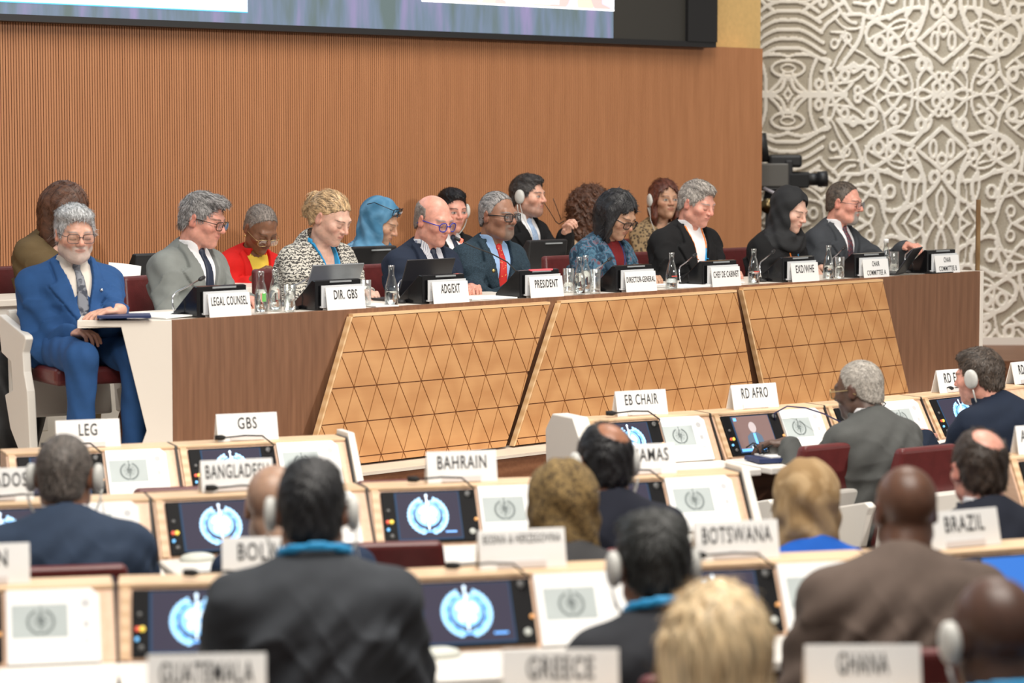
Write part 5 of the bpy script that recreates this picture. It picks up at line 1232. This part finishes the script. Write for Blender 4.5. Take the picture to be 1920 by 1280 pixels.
# ------------------------------------------------------------------ people at the podium
navy = clothmat('navy_wool', (.016, .024, .045)); navy2 = clothmat('dark_teal_wool', (.020, .038, .055), noise=.35, scale=160); blue_suit = clothmat('bright_blue_wool', (.022, .075, .21)); greys = clothmat('mid_grey_wool', (.20, .215, .205))
blk = clothmat('black_wool', (.009, .009, .010)); char = clothmat('charcoal_wool', (.045, .05, .058)); brown_s = clothmat('brown_check_wool', (.115, .085, .07)); redb = clothmat('scarlet_cloth', (.62, .014, .012))
white_s = clothmat('white_cotton', (.80, .80, .82), noise=.03); blue_s = clothmat('sky_cotton', (.33, .50, .78), noise=.03); stripe_s = fabric2('striped_cotton', (.75, .76, .80), (.25, .28, .38), 'stripe', 40, thr=.78)
cream_s = clothmat('cream_cotton', (.66, .60, .53), noise=.03)
red_tie = fabric2('red_print_silk', (.62, .03, .02), (.75, .45, .15), 'voronoi', 75, .5, .14, .05) ; red_tie = fabric2('red_print_silk2', (.80, .42, .12), (.58, .022, .018), 'voronoi', 70, .5, .2, .05)
navy_tie = mat('navy_silk', (.012, .02, .045), .5); lt_tie = fabric2('pale_blue_silk', (.30, .42, .62), (.40, .52, .70), 'noise', 60); pat_tie = fabric2('patterned_silk', (.30, .03, .03), (.05, .035, .05), 'voronoi', 110, .5, .35, .1); scarf_tie = fabric2('grey_print_scarf', (.035, .04, .06), (.2, .21, .24), 'noise', 26, .66)
lan_b = mat('blue_ribbon', (.02, .30, .62), .6); lan_o = mat('orange_ribbon', (.85, .22, .02), .6); navy_ln = mat('navy_ribbon', (.02, .03, .12), .6)
fair = (.66, .37, .27); pale = (.70, .43, .33); tan_ = (.48, .26, .165); brn = (.20, .095, .055); dkb = (.105, .048, .028); olive = (.50, .29, .19); ruddy = (.68, .33, .25)
gw = hairmat('silver', (.50, .51, .52)); gd = hairmat('salt_pepper', (.25, .24, .235), .6); gl = hairmat('light_grey', (.34, .31, .28), .5); bl = hairmat('blonde', (.46, .31, .165), .5); bd = hairmat('dark_brown', (.035, .018, .012)); bk = hairmat('black', (.009, .009, .011)); br_ = hairmat('chestnut', (.085, .035, .018)); aub = hairmat('auburn', (.10, .028, .015)); sh = hairmat('stubble_grey', (.20, .17, .15), .3); hg = hairmat('short_grizzled', (.10, .085, .075), .5)
silver_brow = hairmat('grey_brow', (.28, .26, .25)); steelf = M('steel_frame', (.12, .11, .11), .3, metal=1); blackf = M('black_frame', (.012, .012, .014), .25); bluef = M('blue_frame', (.03, .04, .35), .3); goldf = M('gold_frame', (.65, .5, .25), .3, metal=1); tort = M('tortoise_frame', (.03, .016, .010), .2)
ear = M('headset_grey', (.56, .56, .53), .4); ear_d = M('headset_dark', (.20, .20, .20), .4)
def PP(px, py, b): return podpix(px, py, b)
HB = dict(floor=DZ)
person('blue', 'person with grey beard in a bright blue suit, seated at the open desk end', at_y(141, 438, 10.95), 24, 9, 30, DZ, lean=.05, hair='grey_full', hairm=gw, skin=fair, cm=blue_suit, sm=cream_s, tm=scarf_tie, bulk=1.12, sw=.165,
       beard=('full', hairmat('beard_grey', (.52, .45, .41))), glasses=(steelf, 'rect', -.002, .0016), brow=silver_brow, hw={1: at_z(219, 582, TZ + .035)}, hands=[(.07, .22, .615), None], elb=.12, hf={1: (-.75, -.6, -.05)}, curl={1: (10, 14)}, vdepth=.27, vest=blue_suit, pins=[(-.085, -.10, M('silver_pin', (.6, .6, .62), .3, metal=1), .008)])
person('grey', 'person in a grey suit with short salt-and-pepper hair, behind the LEGAL COUNSEL plate', PP(380, 411, .62), 72, 16, 56, lean=.10, hair='swept', hairm=gd, skin=ruddy, cm=greys, sm=white_s, tm=navy_tie, glasses=(tort, 'rect'), **HB)
person('redw', 'person in a scarlet blazer and yellow top, reading behind the grey-suited man', PP(489, 428, 1.80), 36, 34, 44, lean=.24, hair='crop', hairm=sh, skin=brn, outfit='blazer', cm=redb, sm=clothmat('yellow_cotton', (.72, .52, .07)), fem=True, glasses=(goldf, 'rect', -.018, .0015), earrings=True, necklace=(M('gold', (.7, .5, .2), .3, metal=1), .10), vdepth=.26, **HB)
person('blond', 'person with tied-up blonde hair in a black and white knit shawl', PP(620, 408, .66), 58, 26, 46, lean=.14, hair='bun', hairm=bl, skin=pale, outfit='shawl', cm=fabric2('knit_black_white', (.055, .052, .05), (.56, .54, .48), 'knit', 19, .9, .42, .16), sm=white_s, fem=True, lanyard=(lan_b, .32), **HB)
person('hijab', 'person in a blue headscarf with glasses pushed up, looking down', PP(712, 416, 1.85), 74, 24, 58, lean=.16, hair='hijab', hairm=fabric2('blue_scarf', (.045, .17, .30), (.10, .26, .42), 'noise', 5), skin=olive, glasses=(blackf, 'rect', .080, .0022, 1.13, -.042), outfit='top', cm=fabric2('blue_print_dress', (.015, .075, .19), (.18, .38, .58), 'voronoi', 36, .9, .32, .08), fem=True, **HB)
person('bald', 'person with bald head and blue-framed glasses in a navy suit, behind the ADG/EXT plate', PP(813, 413, .66), 47, 15, 45, lean=.13, hair='ring', hairm=sh, skin=ruddy, cm=navy, sm=stripe_s, tm=navy_tie, glasses=(bluef, 'round', -.006, .0026), hw={1: pod(pods(700, 550, .2), .28, TZ + .05), 0: pod(pods(690, 540, .25), .3, TZ + .04)} if False else None, brow=silver_brow, **HB)
person('behind', 'person with black hair and earphones, half hidden behind the bald man', PP(847, 395, 2.0), 30, 6, 40, lean=.1, hair='short', hairm=bk, skin=ruddy, cm=blk, sm=white_s, tm=navy_tie, headset=ear, eyes='open', **HB)
person('red_tie', 'person in a dark teal suit and red tie, speaking behind the PRESIDENT plate', PP(934, 404, .66), 48, 4, 40, lean=.13, hair='crop', hairm=gd, skin=(.30, .155, .10), cm=navy2, sm=blue_s, tm=red_tie, glasses=(blackf, 'rect', -.002, .0028), eyes='open', beard=('goatee', M('stubble_grey_brown', (.20, .14, .11), .7)), bulk=1.1, brow=gd,
       hands=[(.06, .40, .715), (-.10, .30, .70)], curl={0: (8, 14)}, pins=[(.07, -.10, M('gold', (.7, .5, .2), .3, metal=1), .012), (-.085, -.12, M('silver_pin', (.6, .6, .62), .3, metal=1), .007)], watch=(0, M('gold', (.7, .5, .2), .3, metal=1)), **HB)
hp = podpix(1045, 440, 1.9)
person('glass_m', 'person with dark hair and earphones holding spectacles in a raised hand', PP(990, 367, 2.0), 62, 2, 48, lean=.06, hair='short', hairm=hairmat('dark_grey', (.045, .04, .038), .5), skin=fair, cm=blk, sm=white_s, tm=lt_tie, headset=ear, eyes='open', beard=('full', M('stubble', (.30, .17, .13), .7)), hw={1: podpix(1062, 436, 1.72)}, hn={1: N}, curl={1: (40, 45)}, **HB)
person('dg', 'person with long black hair and dark glasses in a blue patterned jacket', PP(1157, 402, .66), 55, 30, 46, lean=.14, hair='long', hairm=bk, skin=olive, outfit='blazer', cm=fabric2('blue_paisley', (.012, .04, .075), (.055, .145, .22), 'noise', 30, .9, .5, .06, (.15, .05, .06)), sm=clothmat('wine_cotton', (.16, .014, .016)), fem=True, glasses=(tort, 'rect', -.006, .0032), vdepth=.3, lanyard=(navy_ln, .3), **HB)
person('curly', 'person with big dark curly hair in a beige jacket, behind the black-haired woman', PP(1116, 402, 1.95), 70, 20, 60, lean=.12, hair='curly', hairm=br_, skin=tan_, outfit='top', cm=clothmat('beige_knit', (.44, .31, .20)), fem=True, **HB)
person('auburn', 'person with auburn bobbed hair and an earpiece, looking at the hall', PP(1246, 374, 2.1), 22, 0, 40, lean=.06, hair='bob', hairm=aub, skin=olive, outfit='top', cm=fabric2('gold_print_blouse', (.06, .04, .025), (.30, .21, .11), 'voronoi', 55, .9, .42, .12), fem=True, headset=ear, eyes='open', **HB)
person('chef', 'person with short grey hair, black suit and open white collar, orange lanyard', PP(1307, 381, .68), 50, 18, 42, lean=.12, hair='short', hairm=gl, skin=ruddy, cm=blk, sm=white_s, bulk=1.18, sw=.175, lanyard=([lan_o, lan_b], .38), brow=silver_brow, vdepth=.36, **HB)
person('bh', 'person in a black headscarf and black coat, behind the EXD/WHE plate', PP(1481, 394, .66), 52, 20, 46, lean=.14, hair='hijab', hairm=mat('black_scarf', (.010, .011, .013), .8, bump=.3, nscale=40), skin=pale, outfit='top', cm=blk, fem=True, lanyard=([lan_o, lan_b], .26), **HB)
person('cha', 'person with goatee and rimless glasses in a charcoal suit, rightmost at the podium', PP(1583, 380, .66), 62, 8, 48, lean=.10, hair='crop', hairm=hairmat('brown_grey', (.085, .065, .05), .5), skin=ruddy, cm=char, sm=blue_s if False else white_s, tm=pat_tie, glasses=(steelf, 'rect', -.002, .0016), beard=('goatee', gl), hw={1: podpix(1700, 462, .30)}, **HB)
person('olive', 'person with long brown hair in an olive jacket, reading papers behind the blue-suited man', PP(122, 392, 1.75), 82, 30, 56, lean=.14, hair='long', hairm=br_, skin=pale, outfit='top', cm=clothmat('olive_wool', (.11, .075, .035)), fem=True, hw={0: podpix(222, 568, 1.45), 1: podpix(241, 562, 1.40)}, hn={1: N, 0: N}, **HB)
# ------------------------------------------------------------------ delegates seen from behind
HB = dict(floor=0., outfit='back', res=.0075, cres=.009, neckl=.130)
person('a_left', 'person with cropped greying hair in a dark blue jacket, leftmost of the audience', at_y(122, 893, 7.25), 178, 4, 192, lean=.12, hair='buzz', hairm=hg, skin=(.23, .11, .065), cm=clothmat('slate_blue_wool', (.030, .048, .085)), sm=white_s, headset=ear, bulk=1.1, sw=.175, side=.0, **HB)
person('a_baldn', 'person with shaved head in a navy jacket, behind the black-haired man in charcoal', at_y(516, 952, 7.05), 172, 16, 186, lean=.04, drop=.045, hair='none', skin=(.40, .25, .175), cm=clothmat('deep_navy_wool', (.018, .032, .068)), sm=white_s, side=-.19, **HB)
person('a_char', 'person with thick black hair in a charcoal jacket with blue lanyard, nearest in the middle', at_y(585, 960, 5.95), 184, 8, 190, lean=.12, hair='short', hairm=bk, skin=(.36, .18, .11), cm=char, sm=None, lanyard=(lan_b, .3), headset=ear, bulk=1.1, sw=.178, **HB)
person('a_leo', 'person in a brown speckled headscarf beside the BAHRAIN desk unit', at_y(1053, 952, 6.9), 205, 8, 196, lean=.1, hair='hijab', hairm=fabric2('leopard_scarf', (.045, .028, .012), (.27, .18, .07), 'noise', 75, .9, .48, .12), skin=tan_, cm=clothmat('dark_grey_wool', (.05, .05, .052)), fem=True, hs=1.0, **HB)
person('a_cap', 'person with dark hair and bald crown in black, left of the BAHAMAS plate', at_y(1132, 868, 7.55), 205, 6, 200, lean=.1, hair='balding', hairm=bk, skin=(.34, .15, .085), cm=clothmat('ink_wool', (.012, .014, .024)), sm=white_s, headset=ear, **HB)
person('a_dark', 'person with full black hair and grey earphones, left of the BOTSWANA plate', at_y(1224, 1060, 5.85), 196, 8, 194, lean=.12, hair='grey_full', hairm=hairmat('near_black', (.016, .017, .016), .4), skin=(.30, .13, .07), cm=clothmat('graphite_wool', (.028, .030, .036)), lanyard=(lan_b, .3), headset=ear, **HB)
person('a_blond', 'person with straight blonde hair, nearest at the bottom edge', at_y(1340, 1222, 4.75), 185, 5, 190, lean=.1, hair='longback', hairm=M('hair_pale_blonde', (.60, .45, .26), .45, noise=.5, nscale=75, stretch=(1, 1, .05), bump=.5, bscale=150), skin=pale, cm=clothmat('pale_knit', (.5, .46, .4)), fem=True, hs=1.06, **HB)
person('a_tan', 'person in a tan headscarf and bright blue top', at_y(1509, 946, 7.35), 198, 6, 196, lean=.1, hair='hijab_s', hairm=fabric2('tan_scarf', (.30, .19, .085), (.46, .32, .17), 'noise', 7), skin=tan_, cm=clothmat('cobalt_cloth', (.012, .10, .46)), fem=True, **HB)
person('a_brown', 'person with shaved head in a brown checked jacket', at_y(1697, 958, 6.15), 192, 8, 190, lean=.14, hs=.93, hair='none', skin=dkb, cm=brown_s, sm=None, bulk=1.12, sw=.185, side=.09, **HB)
person('a_thin', 'person with thinning crown in a black jacket, above the BRAZIL plate', at_y(1836, 880, 7.5), 190, 6, 196, lean=.1, hair='balding', hairm=hairmat('dark_thin', (.035, .022, .015)), skin=ruddy, cm=clothmat('midnight_wool', (.014, .017, .028)), sm=white_s, **HB)
HB = dict(floor=0., outfit='back', res=.0065, cres=.0085, neckl=.125)
person('a_grey', 'person with white cropped hair and glasses in a grey jacket, pointing at the screen', at_y(1610, 731, 9.9), 232, 10, 215, lean=.14, hair='crop', hairm=hairmat('white_cropped', (.36, .33, .29), .3), skin=(.11, .062, .045), cm=clothmat('ash_grey_wool', (.085, .088, .085)), sm=white_s, glasses=(goldf, 'rect'), hw={1: at_y(1478, 832, 10.05)}, hf={1: (-1, .25, .02)}, curl={1: (14, 22)}, hs=.95, **HB)
person('a_navy', 'person in navy with grey earphones leaning left at the right edge', at_y(1836, 706, 10.35), 236, 8, 218, lean=.22, hair='short', hairm=hairmat('mouse_brown', (.065, .047, .035), .5), skin=ruddy, cm=clothmat('dark_navy_wool', (.010, .017, .035)), sm=None, headset=ear, hw={1: at_z(1735, 818, .83)}, side=-.08, hs=.94, **HB)
HB = dict(floor=0., outfit='back', res=.0075, cres=.009, neckl=.130)
person('a_corner', 'person with shaved head, pale earphones and blue lanyard in the lower right corner', at_y(1862, 1195, 4.85), 200, 8, 194, lean=.1, hair='none', skin=(.075, .036, .024), cm=clothmat('dark_jacket', (.02, .022, .028)), lanyard=(lan_b, .3), headset=ear, **HB)
# chairs
grp = 'burgundy chairs'
for k, w_ in (('blue', 'under the man in the bright blue suit'), ('grey', 'behind the man in the grey suit'), ('blond', 'behind the woman in the knit shawl'), ('bald', 'behind the bald man in navy'), ('red_tie', 'behind the man with the red tie'), ('dg', 'behind the black-haired woman in the blue patterned jacket'), ('chef', 'behind the grey-haired man with the orange lanyard'), ('bh', 'behind the woman in the black headscarf'), ('cha', 'behind the man with the goatee'),
          ('redw', 'under the woman in the scarlet blazer'), ('hijab', 'under the woman in the blue headscarf'), ('behind', 'under the half-hidden black-haired man'), ('glass_m', 'under the man holding spectacles'), ('curly', 'under the curly-haired woman'), ('auburn', 'under the woman with auburn hair'), ('olive', 'under the woman in the olive jacket'),
          ('a_left', 'under the man in dark blue at the left'), ('a_baldn', 'under the shaven man in navy'), ('a_char', 'under the black-haired man in charcoal'), ('a_leo', 'under the woman in the speckled headscarf'), ('a_cap', 'under the man with the bald crown'), ('a_dark', 'under the dark-haired man with blue lanyard'), ('a_blond', 'under the blonde at the bottom edge'), ('a_tan', 'under the woman in the tan headscarf'), ('a_brown', 'under the man in brown'), ('a_thin', 'under the man with thinning crown'), ('a_navy', 'under the navy-suited man with earphones'), ('a_corner', 'under the man in the lower right corner')):
    seat_chair(k, w_, group=grp, dx=-.03 if k == 'blue' else 0)
seat_chair('a_grey', 'behind the pointing man in grey', dx=-.02, dy=0, group=grp)
def empty_chair(px, Y, a, label, z=0.):
    c = copy_tree(CHAIR[0]); p = at_y(px, 800, Y); c.location = (p[0], p[1], z); c.rotation_euler = (0, 0, R(a + 180)); tag(c, label, 'chair', grp); c.scale = (.95, 1, 1.05 if z < .3 else .945)
empty_chair(312, 8.68, 196, 'empty burgundy chair pushed in between the LEG and BANGLADESH plates'); empty_chair(714, 8.86, 196, 'empty burgundy chair pushed in left of the BAHRAIN plate'); empty_chair(712, 7.52, 190, 'empty burgundy chair below the BAHRAIN screen')
empty_chair(1470, 9.85, 216, 'empty burgundy chair left of the man in the grey jacket')

# ------------------------------------------------------------------ papers, spectacles, cables, laptop, television camera, pole, bags
pp = podpix(231, 532, 1.42)
sheet(Matrix.Translation(Vector(pp)) @ Matrix.Rotation(R(18), 4, 'Z') @ Matrix.Rotation(R(76), 4, 'X') @ Matrix.Rotation(R(-8), 4, 'Z'), 'white sheets held up by the woman in the olive jacket', .155, .19, .004, bend=.012)
sg = MB(); a = podpix(1050, 412, 1.70)
for p0_, p1_, p2_ in (((1052, 412), (1044, 390), (1037, 372)), ((1042, 415), (1030, 395), (1020, 380))): sg.tube([podpix(*p0_, 1.72), podpix(*p1_, 1.72), podpix(*p2_, 1.72)], .0022, 6)
o = sg.tube([podpix(1042, 415, 1.72), podpix(1048, 420, 1.72), podpix(1058, 414, 1.72)], .003, 6).build('spectacles', tort, None, True); tag(o, 'dark spectacles held open in the raised hand', 'glasses')
# glasses pushed up on the blue headscarf
# necklace of the woman in red
# wrist watch
A, B, L, rz, RM = CON['BRAZ']
laptop(RM @ Matrix.Translation((L * .62, -RUN - .02, LZ - RISE)), 'open laptop with bright blue screen at the right edge', .34, .165, (.03, .03, .035), mat('laptop_blue', (.02, .05, .15), .5, spec=.1, emit=(.045, .20, .66), estr=1.0), 112)
A, B, L, rz, RM = CON['AFRO']
o = sheet(RM @ Matrix.Translation((L * .28, -RUN - .16, LZ - RISE)) @ Matrix.Rotation(R(-12), 4, 'Z'), 'dark blue notebook under cables on the RD AFRO desk', .26, .14, .016, M('navy_folder', (.02, .035, .11), .5), 'notebook', 'notebook')
sheet(RM @ Matrix.Translation((L * .33, -RUN - .15, LZ - RISE + .017)) @ Matrix.Rotation(R(-4), 4, 'Z'), 'white paper lying on the dark blue notebook', .22, .12, .006)
cb = MB(); rnd = random.Random(3); pts = []
for i in range(60):
    t = i / 59; pts.append(RM @ Vector((L * (.12 + .36 * t) + .035 * math.sin(i * .9), -RUN - .10 + .05 * math.cos(i * .75) + .01 * math.sin(i * 2.1), LZ - RISE + .026 + .018 * (1 + math.sin(i * 1.3)))))
tag(cb.tube(pts, .0028, 6).build('headset_cable', black_rub, None, True), 'tangled black cable on the notebook of the RD AFRO desk', 'cable')
hd = MB().lathe([(.03, 0), (.034, .01), (.03, .022), (.01, .03)], 18).build('headset_earpiece', ear, None, True, mx=RM @ Matrix.Translation((L * .30, -RUN - .09, LZ - RISE + .03)) @ Matrix.Rotation(R(50), 4, 'X')); tag(hd, 'pale earpiece lying on cables on the RD AFRO desk', 'earpiece')
mc = bpy.data.objects.new('microphone', None); COL.objects.link(mc); mc.matrix_basis = RM; tag(mc, 'long gooseneck microphone bending right over the RD AFRO booklet', 'microphone', 'delegate microphones')
bx = .52 * L; pts = [(bx, -.03, LZ - .03), (bx - .02, -.05, LZ + .0), (bx + .03, -.07, LZ + .028), (bx + .10, -.10, LZ + .020), (bx + .17, -.13, LZ - .005), (bx + .235, -.16, LZ - .04)]
MB().tube(pts, .0032, 8).build('neck', M('dark_blue_neck', (.02, .02, .08), .3), mc, True); MB().tube([pts[-1], (bx + .25, -.166, LZ - .048), (bx + .27, -.175, LZ - .058)], [.006, .0105, .009], 10).build('capsule', black_rub, mc, True)
ca = [podpix(595, 583, .10), podpix(588, 577, .10), podpix(583, 566, .10), podpix(587, 553, .10), podpix(596, 546, .09)]; ca[0][2] = TZ + .004
tag(MB().tube(ca, .0032, 7).build('cable', paper, None, True), 'white cable looping up beside the DIR. GBS monitor', 'cable')
# wooden pole behind the right end of the podium
pl_ = at_y(1833, 500, 15.3); tp = at_y(1833, 374, 15.3)
tag(MB().box((pl_[0] - .013, 15.29, DZ), (pl_[0] + .013, 15.315, tp[2])).build('wooden_pole', wood('bronze_wood', (.16, .085, .03), (.25, .15, .06)), None, bev=.003), 'slim dark wooden pole standing behind the right end of the podium', 'pole')
# television camera on its pedestal, half hidden by the slatted wall
tv = tag(empty('television_camera', (1.62 + .0, 18.2, DZ), 0), 'black television camera with long lens by the patterned wall', 'camera')
c0 = at_y(1465, 333, 18.2); T_ = lambda x, z: ((x - 1465) / F * 18.2 + c0[0] - 1.62, (333 - z) / F * 18.2 + c0[2] - DZ)
def tb(name, xa, ya, xb, yb, d, m, parent=tv, bev=.01, y0=0):
    a_, b_ = T_(xa, yb), T_(xb, ya); return MB().box((a_[0], y0 - d, a_[1]), (b_[0], y0 + d, b_[1])).build(name, m, parent, bev=bev)
cg = mat('camera_grey', (.10, .095, .085), .45)
tb('body', 1395, 306, 1476, 350, .10, cg); tb('side_plate', 1470, 300, 1484, 352, .095, black_mat)
tb('handle', 1400, 296, 1500, 304, .03, black_mat); tb('viewfinder', 1440, 290, 1502, 314, .07, black_mat, bev=.02)
def ctube(name, pts, r, m): return MB().tube([(T_(x, z)[0], y, T_(x, z)[1]) for x, z, y in pts], r, 18).build(name, m, tv, True)
ctube('lens', [(1480, 336, 0), (1515, 336, 0), (1518, 336, 0), (1533, 336, 0), (1533, 336, 0), (1551, 335, 0)], [.055, .055, .045, .045, .055, .058], black_mat)
tb('lens_motor', 1478, 325, 1514, 352, .05, black_rub, y0=-.05)
ctube('pan_head', [(1452, 352, 0), (1452, 372, 0), (1452, 395, 0)], [.06, .08, .07], black_rub); tb('wedge_plate', 1420, 350, 1490, 357, .09, black_mat)
ctube('focus_wheel', [(1437, 385, -.15), (1437, 385, -.12)], [.055, .055], M('brass_dull', (.16, .12, .06), .3, metal=1)); ctube('cable_loop', [(1430, 352, -.1), (1450, 362, -.14), (1470, 368, -.1), (1490, 356, -.05)], .012, M('pale_cable', (.35, .33, .36), .5))
zc = T_(1452, 395)[1]; MB().lathe([(.24, -DZ), (.24, -DZ + .05), (.09, -DZ + .12), (.09, .10), (.075, .5), (.06, zc + .02)], 20, (T_(1452, 395)[0], 0, 0)).build('pedestal', black_mat, tv, True)
ctube('teleprompter_hood', [(1428, 300, -.05), (1424, 250, -.05)], [.05, .04], black_mat)
# left edge: another chair and a black bag
c = copy_tree(CHAIR[0]); q = at_z(-38, 850, DZ); c.location = (q[0] - .02, q[1] + .1, DZ); c.rotation_euler = (0, 0, R(220)); tag(c, 'burgundy leather swivel chair with white shell cut by the left picture edge', 'chair', grp)
v = Vol((-.2, -.14, -.02), (.2, .14, .5), .012); v.put(el((0, 0, .20), (.15, .09, .22)), .02); v.put(el((0, -.06, .14), (.11, .06, .12)), .04); x, y, z = v.grid(); v.f += .008 * np.sin(30 * z + 5 * np.sin(14 * x)) ; v.f = np.maximum(v.f, .0 - z)
bag = vol_mesh('backpack', v, mat('black_nylon', (.008, .008, .009), .6, bump=.2, nscale=60)); q = at_y(22, 700, 11.22); bag.location = (q[0], q[1], DZ); bag.rotation_euler = (0, 0, .4); bag.scale = (1, 1, 1.25); tag(bag, 'black backpack standing on the floor beside the white chair', 'bag')
MB().tube([(-.04, .05, .40), (-.04, .08, .47), (.04, .08, .47), (.04, .05, .40)], .010, 8).build('strap', black_rub, bag, True)
q = at_z(262, 848, DZ)
v = Vol((-.2, -.14, -.02), (.2, .14, .4), .012); v.put(el((0, 0, .14), (.13, .08, .16)), .02); v.f = np.maximum(v.f + .006 * np.sin(40 * v.grid()[2]), -v.grid()[2])
b2 = vol_mesh('handbag', v, mat('brown_leather_bag', (.16, .06, .025), .5, bump=.2, nscale=60)); q = podpix(268, 800, .55); b2.location = (q[0], q[1], DZ); tag(b2, 'brown leather bag under the open desk end', 'bag')
